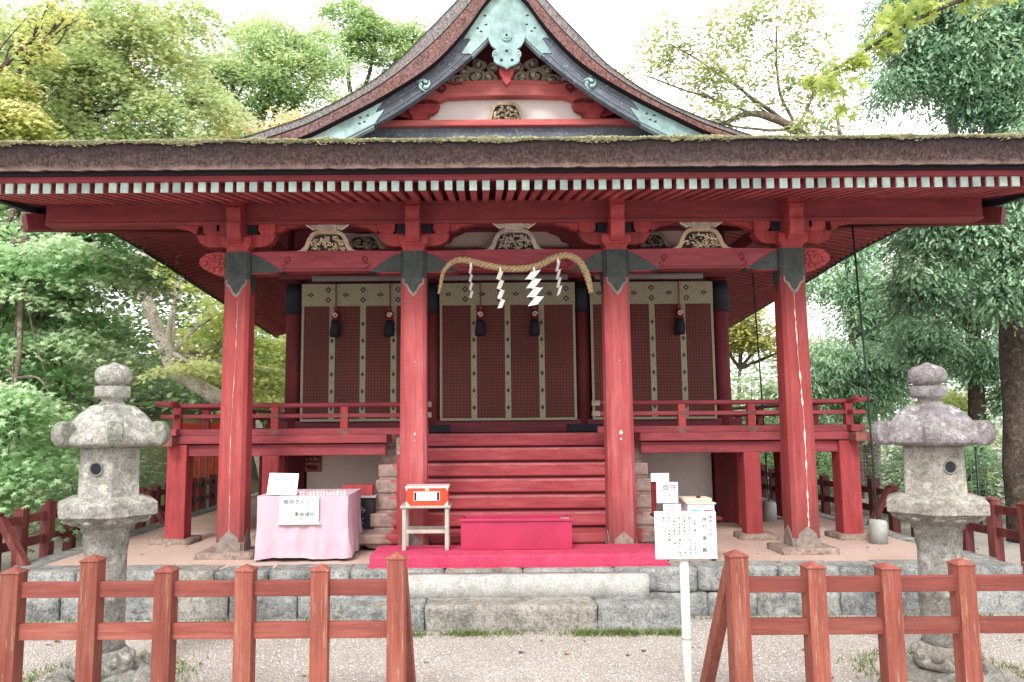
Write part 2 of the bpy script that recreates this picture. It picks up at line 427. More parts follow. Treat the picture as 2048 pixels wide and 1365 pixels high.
        self.add(vs, [[q.index for q in f.verts] for f in bm.faces], m, True); bm.free()
    def build(self, name, mats, parent=None, bevel=0.0, kind=None, label=None, auto=True):
        me = bpy.data.meshes.new(name)
        me.from_pydata(self.v, [], self.f)
        for q in (mats if isinstance(mats, (list, tuple)) else [mats]): me.materials.append(M[q] if isinstance(q, str) else q)
        me.polygons.foreach_set('material_index', self.m)
        me.polygons.foreach_set('use_smooth', self.sm)
        me.update()
        o = bpy.data.objects.new(name, me); COL.objects.link(o)
        if parent is not None:
            o.parent = parent
            if parent.type == 'EMPTY' and parent.get('_w'):
                o.matrix_parent_inverse = Matrix.Translation(-parent.location)
        if bevel:
            b = o.modifiers.new('edge', 'BEVEL'); b.width = bevel; b.segments = 2; b.limit_method = 'ANGLE'; b.angle_limit = .6
        if kind: o['kind'] = kind
        if label: o['label'] = label
        return o

def tag(o, label, cat, group=None):
    o['label'] = label; o['category'] = cat
    if group: o['group'] = group
    return o

def thing(name, label, cat, loc=(0, 0, 0), world=True, group=None):
    """Empty at the base of a thing; world=True means its parts are modelled in world coordinates"""
    o = bpy.data.objects.new(name, None); COL.objects.link(o); o.location = loc
    o.empty_display_size = .2
    if world: o['_w'] = 1
    return tag(o, label, cat, group)

def copy_thing(root, loc, rz=0.0, label=None):
    r = root.copy(); COL.objects.link(r); r.location = loc; r.rotation_euler = (0, 0, rz)
    if label: r['label'] = label
    for ch in list(root.children):
        c = ch.copy(); COL.objects.link(c); c.parent = r
        for g in list(ch.children):
            d = g.copy(); COL.objects.link(d); d.parent = c
    return r

_glyph = {}
def glyphs(s):
    if s not in _glyph:
        cu = bpy.data.curves.new('lettering', 'FONT'); cu.body = s; cu.size = 1.0; cu.resolution_u = 3
        ob = bpy.data.objects.new('lettering', cu); COL.objects.link(ob)
        dg = bpy.context.evaluated_depsgraph_get(); me = ob.evaluated_get(dg).to_mesh()
        vs = [v.co.to_2d()[:] for v in me.vertices]; fs = [tuple(p.vertices) for p in me.polygons]
        ob.evaluated_get(dg).to_mesh_clear()
        bpy.data.objects.remove(ob); bpy.data.curves.remove(cu)
        _glyph[s] = (vs, fs)
    return _glyph[s]
def text(mb, s, o, size, m=0, ux=(1, 0, 0), uz=(0, 0, 1), center=True, bold=0.0):
    vs, fs = glyphs(s)
    if not vs: return
    xs = [v[0] for v in vs]; ys = [v[1] for v in vs]
    cx = (min(xs) + max(xs)) / 2 if center else 0; cy = (min(ys) + max(ys)) / 2 if center else 0
    O = Vector(o); X = Vector(ux) * size; Z = Vector(uz) * size
    for dx in ((0,) if not bold else (-bold, bold)):
        mb.add([O + X * (v[0] - cx + dx) + Z * (v[1] - cy) + Vector((0, dx * .002, 0)) for v in vs], fs, m)
def vtext(mb, s, x, y, z, size, step=None, m=0, bold=0.0):
    for i, ch in enumerate(s):
        if ch != ' ': text(mb, ch, (x, y, z - i * (step or size * 1.08)), size, m, bold=bold)

def lerp_tab(tab, x):
    if x <= tab[0][0]: return tab[0][1]
    for (a, u), (b, w) in zip(tab, tab[1:]):
        if x <= b: return u + (w - u) * (x - a) / (b - a)
    return tab[-1][1]
def smooth_tab(tab):
    """Catmull-Rom resampling of a table so profiles curve instead of kinking"""
    out = []
    for i in range(len(tab) - 1):
        p0 = tab[max(i - 1, 0)]; p1 = tab[i]; p2 = tab[i + 1]; p3 = tab[min(i + 2, len(tab) - 1)]
        for k in range(6):
            t = k / 6
            out.append(tuple(.5 * (2 * p1[j] + (p2[j] - p0[j]) * t + (2 * p0[j] - 5 * p1[j] + 4 * p2[j] - p3[j]) * t * t + (3 * p1[j] - p0[j] - 3 * p2[j] + p3[j]) * t ** 3) for j in range(len(p1))))
    out.append(tab[-1]); return out

# ------------------------------------------------------------------ ground
mb = MB()
xs = [-400, -120, -50, -24, -14, -9, -6, -3, 0, 3, 6, 9, 14, 24, 50, 120, 400]
ys = [-60, -10, 2, 5, 8, 12, 16, 22, 30, 45, 80, 200, 900]
vs = [(x, y, 0) for y in ys for x in xs]
n = len(xs)
mb.add(vs, [(j * n + i, j * n + i + 1, (j + 1) * n + i + 1, (j + 1) * n + i) for j in range(len(ys) - 1) for i in range(n - 1)])
mb.build('ground', 'gravel', kind='structure')
# wooded bank rising behind on the left
mb = MB(); nx, ny = 24, 14
vs = []
for j in range(ny):
    for i in range(nx):
        x = -34 + i * 1.35; y = 13.5 + j * 1.9
        h = max(0, (y - 14.5)) * .22 * max(0, min(1, (-x - 3) / 5)) + .5 * mnoise.noise(Vector((x * .3, y * .3, 0))) * min(1, max(0, (y - 14) / 4))
        vs.append((x, y, h - .06))
mb.add(vs, [(j * nx + i, j * nx + i + 1, (j + 1) * nx + i + 1, (j + 1) * nx + i) for j in range(ny - 1) for i in range(nx - 1)], 0, True)
mb.build('hillside', 'hill', kind='structure')

# ------------------------------------------------------------------ stone platform
PZ = .38
plat = thing('stone_platform', 'low stone platform with pink packed earth top carrying the red shrine', 'platform', (0, 6.65, 0))
mb = MB()
poly = [(-4.42, 6.78), (-4.0, 6.72), (4.05, 6.72), (4.2, 6.8), (4.15, 17), (-4.3, 17)]
mb.prism(poly, 'z', 0.0, PZ - .012)
mb.build('earth_fill', 'earth', plat)
# earth sheet with gentle relief
mb = MB(); nx, ny = 60, 60; vs = []
for j in range(ny + 1):
    for i in range(nx + 1):
        x = -4.25 + i * 8.4 / nx; y = 6.75 + j * 10.2 / ny
        vs.append((x, y, PZ + .006 * mnoise.noise(Vector((x * 2, y * 2, 3)))))
mb.add(vs, [(j * (nx + 1) + i, j * (nx + 1) + i + 1, (j + 1) * (nx + 1) + i + 1, (j + 1) * (nx + 1) + i) for j in range(ny) for i in range(nx)], 0, True)
mb.build('earth_surface', 'earth', plat)
k = 0
for z0, z1, yo in ((-.03, .19, 0), (.195, .39, .015)):
    x = -4.4
    while x < 4.15:
        w = random.uniform(.38, .85)
        if x + w > 3.9: w = 4.2 - x
        mb = MB(); mb.roughbox(x + .004, x + w - .004, 6.60 + yo + random.uniform(-.012, .012), 6.95, z0, z1 + random.uniform(-.008, .006), .018, .035, seed=k)
        mb.build('edge_stone', 'block_stain' if k in (3, 9, 17, 21) else 'block', plat); x += w; k += 1
for sx in (-1, 1):
    y = 6.98
    while y < 16:
        w = random.uniform(.5, .95); mb = MB()
        X = 4.12 * sx if sx > 0 else -4.38
        mb.roughbox(X - .12, X + .12, y + .004, y + w - .004, -.03, .388, .02, .09, seed=k); mb.build('edge_stone', 'block', plat); y += w; k += 1
FOOT = [(-2.72, 7.45, .30, .24), (2.70, 7.47, .30, .22), (-3.58, 8.3, .24, .2), (3.58, 8.3, .24, .2), (-2.58, 8.32, .22, .18), (2.56, 8.32, .22, .18)]
for i, (x, y, a, b) in enumerate(FOOT):
    mb = MB(); mb.roughbox(x - a * .9, x + a * .9, y - b * .95, y + b * .9, PZ - .05, PZ + .058, .03, .07, seed=i + 70, fr=5)
    mb.build('foundation_stone', 'footstone', plat)
# steps in front
mb = MB(); mb.roughbox(-.96, 1.03, 6.44, 6.60, .16, .372, .006, .09, seed=51)
tag(mb.build('stone_step', 'slab'), 'long smooth pale granite slab, upper step under the red carpet', 'step')
for x0, x1, lab, sd in ((-1.40, -.79, 'left end block of the lower step, short rough grey stone', 52), (-.785, .56, 'middle block of the lower step, long rough stone stained orange', 53), (.565, 1.22, 'right end block of the lower step, dark rough stone beside the sign pole', 54)):
    mb = MB(); mb.roughbox(x0, x1, 6.17, 6.62, -.04, .20, .026, .04, seed=sd)
    tag(mb.build('stone_step', 'block_stain' if sd == 53 else 'block'), lab, 'step', 'rough stones of the lower step')

# ------------------------------------------------------------------ shrine
shrine = thing('shrine_building', 'red wooden shrine hall with mossy thatched roof and pale green gable fittings', 'shrine', (0, 9.8, PZ))
PX = [-2.70, -.985, .985, 2.70]; PY = 7.45
def cham(w, c):
    h = w / 2
    return [(-h + c, -h), (h - c, -h), (h, -h + c), (h, h - c), (h - c, h), (-h + c, h), (-h, h - c), (-h, -h + c)]
def chamcol(mb, x, y, z0, z1, w0, w1, c, m=0, ns=6):
    vs = []
    for i in range(ns + 1):
        t = i / ns; w = w0 + (w1 - w0) * t
        for u, v in cham(w, c): vs.append((x + u, y + v, z0 + (z1 - z0) * t))
    fs = [(i * 8 + j, i * 8 + (j + 1) % 8, (i + 1) * 8 + (j + 1) % 8, (i + 1) * 8 + j) for i in range(ns) for j in range(8)]
    fs += [tuple(range(8))[::-1], tuple(ns * 8 + j for j in range(8))]
    mb.add(vs, fs, m)
for i, x in enumerate(PX):
    mb = MB(); zb = PZ + (.045 if abs(x) > 2 else .01)
    chamcol(mb, x, PY, zb, 3.30, .262, .240, .034)
    if i in (1, 2):   # bare knots where the paint has gone
        r = random.Random(i)
        for zc, R in ((1.515, .010 if i == 1 else .019), (1.455, .005 if i == 1 else .010), (2.2, .004)):
            yy = PY - .1255 - .002
            mb.add([(x + (.02 if i == 1 else .0) + R * r.uniform(.6, 1.1) * math.cos(a), yy - .0012 * (zc - 1), zc + R * r.uniform(.8, 1.5) * math.sin(a)) for a in np.linspace(0, 2 * PI, 12, endpoint=False)], [tuple(range(12))], 1)
    if i in (0, 3):   # long weathered split in the front face
        r = random.Random(i); dz = 3.0 if i == 3 else 2.8; z = zb + .2; X = x + (.0 if i == 0 else .012); L = []
        while z < dz:
            L.append((X + .008 * math.sin(z * 3.1 + i) + r.uniform(-.003, .003) + (z - 1.6) * (.010 if i == 0 else -.012), z, max(.0012, r.uniform(.0005, .010) * (1 if (z * 1.7) % 1 < .6 else .25) * (.5 if i == 0 else 1)))); z += .035
        vs = []
        for a, zz, w in L:
            yy = PY - (.262 - .022 * (zz - zb) / (3.3 - zb)) / 2 - .0025
            vs += [(a - w, yy, zz), (a + w, yy, zz)]
        mb.add(vs, [(2 * q, 2 * q + 1, 2 * q + 3, 2 * q + 2) for q in range(len(L) - 1)], 1)
    p = mb.build('pillar', ['pillar_red' if i in (0, 3) else 'pillar_pale', 'cream' if i == 3 else ('carving_grey' if i == 0 else 'pinkwhite')], shrine)
    # dark sheath on top with pointed tongues
    mb = MB()
    chamcol(mb, x, PY, 3.02, 3.285, .254, .250, .036, ns=1)
    tong = [(-.088, 3.03), (.088, 3.03), (.088, 2.97), (.055, 2.95), (.03, 2.90), (0, 2.865), (-.03, 2.90), (-.055, 2.95), (-.088, 2.97)]
    tong2 = [(-.10, 3.01), (.10, 3.01), (.10, 2.955), (.066, 2.93), (.038, 2.872), (0, 2.828), (-.038, 2.872), (-.066, 2.93), (-.10, 2.955)]
    for dy0, dy1 in ((-.1275, -.118), (.118, .1275)):
        mb.prism([(x + u, z) for u, z in tong], 'y', PY + dy0, PY + dy1)
        mb.prism([(x + u, z) for u, z in tong2], 'y', PY + dy0 + .0025, PY + dy1 - .0025 if dy0 > 0 else PY + dy1, 1)
    for dx0, dx1 in ((-.1275, -.118), (.118, .1275)):
        mb.prism([(PY + u, z) for u, z in tong], 'x', x + dx0, x + dx1)
    for q in range(7):
        mb.box(x - .075 + q * .024, x - .069 + q * .024, PY - .1305, PY - .120, 3.02, 3.275)
    mb.build('pillar_cap', ['verdigris', 'metal_worn'], p, bevel=.002)
    # ogee shoe at the foot
    mb = MB()
    shoe = [(-.108, zb), (.108, zb), (.108, zb + .09), (.088, zb + .10), (.085, zb + .135), (.05, zb + .165), (0, zb + .205), (-.05, zb + .165), (-.085, zb + .135), (-.088, zb + .10), (-.108, zb + .09)]
    chamcol(mb, x, PY, zb + .002, zb + .095, .2715, .270, .036, ns=1)
    mb.prism([(x + u, z) for u, z in shoe], 'y', PY - .1365, PY - .120)
    mb.prism([(PY + u, z) for u, z in shoe], 'x', x - .1365, x - .120)
    mb.prism([(PY + u, z) for u, z in shoe], 'x', x + .120, x + .1365)
    mb.build('pillar_shoe', 'metal_worn', p, bevel=.002)

def spiral(cx, cz, r0, r1, a0, turns, y, n=20, flip=1):
    return [(cx + flip * (r0 + (r1 - r0) * i / n) * math.cos(a0 + turns * 2 * PI * i / n), y, cz + (r0 + (r1 - r0) * i / n) * math.sin(a0 + turns * 2 * PI * i / n)) for i in range(n + 1)]
# rainbow beams between pillars
for b in range(3):
    xa, xb = PX[b] + .115, PX[b + 1] - .115; mid = (xa + xb) / 2; hw = (xb - xa) / 2
    top = []; bot = []
    for i in range(25):
        t = -1 + 2 * i / 24
        top.append((mid + hw * t, 3.305 - .012 * t * t))
        a = abs(t); z = 3.075
        if a < .62: z = 3.10
        elif a < .70: z = 3.10 - .025 * (a - .62) / .08
        bot.append((mid + hw * t, z))
    mb = MB(); mb.prism(bot + top[::-1], 'y', 7.385, 7.53)
    # raised lower lip and incised groove
    mb.box(mid - hw * .6, mid + hw * .6, 7.377, 7.39, 3.102, 3.118, 0)
    mb.box(mid - hw * .6, mid + hw * .6, 7.3835, 7.39, 3.119, 3.128, 1)
    bm_ = mb.build('rainbow_beam', ['red_h', 'carving_dark'], shrine, bevel=.006)
    for s in (-1, 1):
        mb = MB(); cx = mid + s * (hw - .37); cz = 3.215
        mb.tube(spiral(cx, cz, .034, .012, -PI * .5, 1.1, 7.386, flip=s), .008, 5, 0)
        mb.tube([(cx, 7.386, cz - .03), (cx + s * .06, 7.386, cz - .055), (cx - s * .02, 7.386, cz - .115), (cx - s * .05, 7.386, cz - .122)], [.007] * 4, 5, 0)
        mb.build('carved_curl', 'maroon', bm_)
    for s in (-1, 1):
        e = mid + s * hw
        pl = [(e, 3.27), (e - s * .06, 3.262), (e - s * .13, 3.225), (e - s * .15, 3.205), (e - s * .19, 3.19), (e - s * .25, 3.14), (e - s * .31, 3.105), (e - s * .33, 3.09), (e, 3.085)]
        mb = MB(); mb.prism(pl, 'y', 7.379, 7.536); mb.build('beam_sheath', 'verdigris', bm_, bevel=.002)
# eave beam
mb = MB(); mb.box(-4.6, 4.6, 7.36, 7.53, 3.565, 3.80); mb.box(-4.6, 4.6, 7.345, 7.545, 3.575, 3.598)
eb = mb.build('eave_beam', 'red_h', shrine, bevel=.008)
# carved noses outside the outer pillars
for s in (-1, 1):
    mb = MB(); e = s * 2.80
    pl = [(e, 3.29), (e + s * .12, 3.30), (e + s * .22, 3.285), (e + s * .285, 3.235), (e + s * .29, 3.18), (e + s * .24, 3.13), (e + s * .15, 3.085), (e + s * .06, 3.06), (e, 3.065)]
    mb.prism(pl, 'y', 7.39, 7.51)
    for k in range(9):
        a = k * .7; mb.blob((e + s * (.14 + .09 * math.cos(a)), 7.385, 3.185 + .07 * math.sin(a)), (.035, .018, .028), 0, 1, .3, k)
    mb.tube(spiral(e + s * .15, 3.19, .075, .02, 0, 1.4, 7.384, flip=s), .010, 5)
    mb.build('carved_nose', 'red', shrine, bevel=.008)
# bracket sets on pillars
def arm(mb, x0, x1, y0, y1, z0, z1, cl=True, cr=True, m=0):
    c = .115; pl = []
    pl += [(x0, z1)]
    if cl: pl += [(x0, z0 + c), (x0 + c * .25, z0 + c * .45), (x0 + c * .7, z0 + c * .12), (x0 + c * 1.3, z0)]
    else: pl += [(x0, z0)]
    if cr: pl += [(x1 - c * 1.3, z0), (x1 - c * .7, z0 + c * .12), (x1 - c * .25, z0 + c * .45), (x1, z0 + c)]
    else: pl += [(x1, z0)]
    pl += [(x1, z1)]
    mb.prism(pl, 'y', y0, y1, m)
def block(mb, x, y, z0, z1, w, m=0):
    """bearing block: square upper part, curved taper below"""
    zm = z0 + (z1 - z0) * .45; h = w / 2; k = .68
    prof = [(z0, h * k), (z0 + (zm - z0) * .45, h * (k + .05)), (z0 + (zm - z0) * .8, h * .86), (zm, h), (z1, h)]
    vs = [(x + sx * r, y + sy * r, z) for z, r in prof for sx, sy in ((-1, -1), (1, -1), (1, 1), (-1, 1))]
    n = len(prof)
    mb.add(vs, [(i * 4 + j, i * 4 + (j + 1) % 4, (i + 1) * 4 + (j + 1) % 4, (i + 1) * 4 + j) for i in range(n - 1) for j in range(4)] + [(3, 2, 1, 0), tuple((n - 1) * 4 + j for j in range(4))], m)
for i, x in enumerate(PX):
    mb = MB()
    xl, xr = x - .40, x + .40
    if i == 0: xl = x - .47
    if i == 3: xr = x + .47
    arm(mb, xl + .05, xr - .05, 7.385, 7.515, 3.345, 3.47)
    br = mb.build('bracket_arm', 'red', shrine, bevel=.006)
    mb = MB(); block(mb, x, PY - .015, 3.283, 3.43, .285); mb.build('bearing_block', 'red', br, bevel=.006)
    xsb = [x - .27, x + .27] + ([x - .14] if i == 0 else []) + ([x + .14] if i == 3 else [])
    for q in xsb:
        mb = MB(); block(mb, q, PY, 3.445, 3.568, .165); mb.build('bearing_block', 'red', br, bevel=.005)
    # soffit curve pieces that run up to the eave beam
    for s in (-1, 1):
        e = x + s * .40
        if (i == 0 and s < 0) or (i == 3 and s > 0): e = x + s * .47
        mb = MB(); mb.prism([(e - s * .06, 3.568), (e + s * .20, 3.568), (e + s * .13, 3.548), (e + s * .06, 3.54), (e + s * .02, 3.51), (e - s * .04, 3.49)], 'y', 7.40, 7.50)
        mb.build('bracket_fillet', 'red', br, bevel=.004)
    # projecting nose stepping up over the eave beam
    pr = [(7.40, 3.35), (7.27, 3.36), (7.215, 3.40), (7.19, 3.47), (7.175, 3.535), (7.20, 3.55), (7.195, 3.60), (7.175, 3.64), (7.17, 3.69), (7.20, 3.70), (7.205, 3.80), (7.37, 3.815), (7.40, 3.6)]
    mb = MB(); mb.prism(pr, 'x', x - .068, x + .068); mb.box(x - .079, x + .079, 7.185, 7.30, 3.688, 3.706); mb.box(x - .079, x + .079, 7.178, 7.30, 3.534, 3.552)
    mb.build('bracket_nose', 'red', br, bevel=.008)
    for s in (-1, 1):   # dark sockets beside the nose
        mb = MB(); mb.box(x + s * .125 - .045, x + s * .125 + .045, 7.40, 7.48, 3.475, 3.56); mb.build('bracket_socket', 'navy', br)

# frog-leg struts with carving
def frogleg(cx, y, z, w, h, name, sd, mats, boat=True):
    r = random.Random(sd)
    k = w / .56
    out = [(-.28, 0), (-.24, .012), (-.205, .05), (-.185, .11), (-.15, .165), (-.10, .19), (.10, .19), (.15, .165), (.185, .11), (.205, .05), (.24, .012), (.28, 0)]
    hh = h / .19
    inn = [(-.19, .0), (-.165, .05), (-.15, .10), (-.12, .145), (-.08, .16), (.08, .16), (.12, .145), (.15, .10), (.165, .05), (.19, 0)]
    mb = MB()
    pl = [(cx + u * k, z + v * hh) for u, v in out] + [(cx + u * k, z + v * hh) for u, v in inn[::-1]]
    mb.prism(pl, 'y', y - .045, y + .04, 0)
    mb.prism([(cx + u * k, z + v * hh) for u, v in inn], 'y', y + .005, y + .03, 1)
    for q in range(90):
        u = r.uniform(-.15, .15); v = r.uniform(.012, .145) * (1 - (abs(u) / .2) ** 3)
        m = r.choice((0, 0, 0, 2, 2, 1))
        if q % 3 == 0:
            mb.tube(spiral(cx + u * k, z + v * hh, r.uniform(.014, .030) * k, .004, r.uniform(0, 6), r.choice((-.8, .9)), y - .02 - r.uniform(0, .02), 9), r.uniform(.004, .007), 5, m)
        else:
            mb.blob((cx + u * k, y - r.uniform(.0, .03), z + v * hh), (r.uniform(.01, .026) * k, .014, r.uniform(.008, .018) * hh), m, 1, .4, q)
    o = mb.build(name, mats, shrine, bevel=0)
    if boat:
        mb = MB()
        mb.prism([(cx - .20 * k, z + .262 * hh), (cx - .19 * k, z + .25 * hh), (cx - .12 * k, z + .20 * hh), (cx + .12 * k, z + .20 * hh), (cx + .19 * k, z + .25 * hh), (cx + .20 * k, z + .262 * hh)], 'y', y - .04, y + .04, 0)
        for s in (-1, 1): mb.bar((cx + s * .205 * k, y - .043, z + .252 * hh), (cx + s * .125 * k, y - .043, z + .196 * hh), .01, .02 * hh, 1, up=(0, 1, 0))
        mb.box(cx - .085 * k, cx + .085 * k, y - .055, y + .045, z + .185 * hh, z + .245 * hh, 0)
        mb.build('boat_arm', ['carving_grey', 'carving_light'], o, bevel=.004)
    return o
for i, cx in enumerate((-1.84, 0, 1.84)):
    frogleg(cx, 7.44, 3.303, .60, .205, 'frog_leg_strut', 40 + i, ['carving', 'carving_dark', 'carving_light'] if i != 1 else ['carving_grey', 'carving_dark', 'carving'])

# main hall body
BY = 9.84; BX = [-2.74, -.96, .96, 2.74]
for x in BX:
    mb = MB(); mb.lathe([(.112, PZ), (.112, 4.35)], 20, (x, BY, 0)); p = mb.build('hall_pillar', 'dark_red_v', shrine)
    mb = MB(); mb.lathe([(.117, 3.02), (.135, 3.03), (.135, 3.30), (.117, 3.42)], 20, (x, BY, 0)); mb.build('pillar_band', 'navy', p)
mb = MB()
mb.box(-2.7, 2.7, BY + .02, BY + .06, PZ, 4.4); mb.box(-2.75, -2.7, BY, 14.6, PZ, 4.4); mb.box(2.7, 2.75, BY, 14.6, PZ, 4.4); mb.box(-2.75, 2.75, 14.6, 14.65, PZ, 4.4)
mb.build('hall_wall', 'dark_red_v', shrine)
for x in (-2.7, 2.7):   # side wall posts
    for y in (11.4, 13.0, 14.6):
        mb = MB(); mb.lathe([(.10, PZ), (.10, 4.3)], 14, (x, y, 0)); mb.build('hall_pillar', 'dark_red_v', shrine)
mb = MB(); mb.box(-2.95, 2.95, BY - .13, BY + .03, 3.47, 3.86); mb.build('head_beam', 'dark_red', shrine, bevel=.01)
mb = MB(); mb.box(-2.95, 2.95, BY - .10, BY + .02, 1.50, 1.66); mb.build('floor_beam', 'dark_red', shrine, bevel=.01)
for x in BX[1:3]:
    mb = MB(); mb.box(x - .22, x + .22, BY - .16, BY - .09, 1.50, 1.60, 0, .012); mb.build('beam_fitting', 'navy', shrine)
# plaster strip above with stepped dark brackets
mb = MB(); mb.box(-2.7, 2.7, BY - .03, BY + .015, 3.86, 4.16); mb.build('plaster_strip', 'cream', shrine)
for b in range(3):
    xa, xb = BX[b], BX[b + 1]; w = xb - xa
    pl = [(xa, 3.86), (xa + .10, 3.86), (xa + .17, 3.93), (xa + .24, 3.95), (xa + .28, 4.02), (xa + .38, 4.06), (xa + .44, 4.09), (xb - .44, 4.09), (xb - .38, 4.06), (xb - .28, 4.02), (xb - .24, 3.95), (xb - .17, 3.93), (xb - .10, 3.86), (xb, 3.86), (xb, 4.42), (xa, 4.42)]
    mb = MB(); mb.prism(pl, 'y', BY - .12, BY - .035); mb.build('bracket_board', 'dark_red', shrine, bevel=.006)
for i, cx in enumerate((-1.85, 0, 1.85)):
    frogleg(cx, BY - .09, 3.862, .62, .19, 'frog_leg_strut', 60 + i, ['carving_grey', 'carving_dark', 'carving_grey'], boat=False)

# under-floor: white panels, dark posts, sills
for x0, x1 in ((-2.52, -1.30), (1.30, 2.52)):
    mb = MB(); mb.box(x0, x1, BY - .16, BY - .10, PZ + .14, 1.24); mb.build('floor_panel', 'white_panel', shrine)
mb = MB(); mb.box(-2.9, 2.9, BY - .20, BY - .06, PZ, PZ + .14); mb.build('ground_sill', 'dark_red', shrine, bevel=.008)
mb = MB(); mb.box(-2.9, 2.9, BY - .22, BY - .08, 1.24, 1.34); mb.build('floor_joist', 'dark_red', shrine, bevel=.008)
for x in (-2.74, 2.74):
    mb = MB(); mb.box(x - .20, x + .20, BY - .24, BY - .05, PZ + .002, 1.24); mb.build('under_post', 'dark_red_v', shrine, bevel=.008)

# veranda
VZ = 1.50
ver = MB()
ver.box(-3.66, -1.34, 8.18, BY - .2, VZ - .085, VZ); ver.box(1.34, 3.66, 8.18, BY - .2, VZ - .085, VZ)
ver.box(-1.34, 1.34, 8.62, BY - .2, VZ - .085, VZ - .002)
ver.box(-3.66, -2.8, BY - .2, 14.9, VZ - .085, VZ); ver.box(2.8, 3.66, BY - .2, 14.9, VZ - .085, VZ)
veranda = ver.build('veranda_floor', 'red_h', shrine, bevel=.008)
for q in ((-3.62, -1.36, 8.24, 8.37), (1.36, 3.62, 8.24, 8.37), (-3.6, -3.48, 8.4, 14.8), (3.48, 3.6, 8.4, 14.8)):
    mb = MB(); mb.box(*q, 1.285, 1.405); mb.build('veranda_beam', 'red_h', veranda, bevel=.008)
for s in (-1, 1):
    mb = MB(); mb.box(min(s * 3.60, s * 3.90), max(s * 3.60, s * 3.90), 8.20, 8.33, 1.395, 1.49, 0, .01)
    mb.build('beam_end', 'worn_end', veranda)
    mb = MB(); mb.box(s * 3.60 - .055, s * 3.60 + .055, 8.02, 8.19, 1.395, 1.49, 0, .01); mb.build('beam_end', 'worn_end', veranda)
for x, y in ((-3.56, 8.30), (3.55, 8.30), (-2.58, 8.32), (2.53, 8.32), (-3.54, 9.95), (3.54, 9.95), (-3.54, 11.6), (3.54, 11.6), (-3.54, 13.2), (3.54, 13.2), (-2.74, 9.2), (2.74, 9.2)):
    mb = MB(); w = .105 if abs(x) > 3 else .088
    zt = 1.41
    mb.box(x - w, x + w, y - w, y + w, PZ + .03, zt if y < 8.31 else 1.288, 0, .018)
    mb.build('veranda_post', 'red', shrine)
# railing
def rail(pts, r, h, name):
    mb = MB()
    for a, b in zip(pts, pts[1:]): mb.bar(a, b, r, h)
    return mb.build(name, 'red_h', veranda, bevel=.006)
for s in (-1, 1):
    fy = 8.25; xe = s * 3.58; xi = s * .90
    X = lambda a: s * a
    mb = MB(); mb.bar((xi, fy, VZ + .035), (s * 3.74, fy, VZ + .035), .085, .07); mb.bar((xe, 8.1, VZ + .037), (xe, 14.8, VZ + .037), .083, .07)
    rb = mb.build('railing_sill', 'red_h', veranda, bevel=.006)
    mb = MB(); mb.bar((xi, fy, VZ + .205), (s * 3.76, fy, VZ + .205), .055, .042); mb.bar((xe, 8.08, VZ + .207), (xe, 14.8, VZ + .207), .053, .042)
    mb.build('railing_mid', 'red_h', rb, bevel=.006)
    mb = MB(); mb.tube([(xi, fy, VZ + .318), (s * 3.45, fy, VZ + .318), (s * 3.66, fy, VZ + .325), (s * 3.82, fy, VZ + .352)], .026, 10)
    mb.tube([(xe, 8.02, VZ + .355), (xe, 8.15, VZ + .328), (xe, 8.4, VZ + .320), (xe, 14.8, VZ + .320)], .025, 10)
    mb.build('railing_top', 'red_h', rb)
    for e, zz, w in ((xi, VZ + .318, .03), (xi, VZ + .205, .032)):
        mb = MB(); mb.box(e - .055, e + .03, fy - w, fy + w, zz - .028, zz + .028, 0, .006); mb.build('rail_fitting', 'metal_worn', rb)
    for ax in (3.58, 3.24, 2.92, 2.54, 2.17, 1.80, 1.43, 1.10):
        mb = MB(); x = s * ax; tall = ax in (3.58, 2.54, 1.80)
        h = .30 if tall else .19
        mb.box(x - .040, x + .040, fy - .036, fy + .036, VZ + .068, VZ + h, 0, .006)
        if tall: mb.box(x - .046, x + .046, fy - .040, fy + .040, VZ + .185, VZ + .226, 1, .004); mb.prism([(x - .085, VZ + .062), (x + .085, VZ + .062), (x + .05, VZ + .015), (x, VZ - .02), (x - .05, VZ + .015)], 'y', fy - .0465, fy - .040, 1); mb.build('railing_post', ['red', 'worn_end'], rb)
    for y in (9.1, 10.0, 10.9, 11.8, 12.7, 13.6):
        mb = MB(); mb.box(xe - .038, xe + .038, y - .04, y + .04, VZ + .068, VZ + (.30 if int(y * 10) % 2 else .19), 0, .006); mb.build('railing_post', 'red', rb)
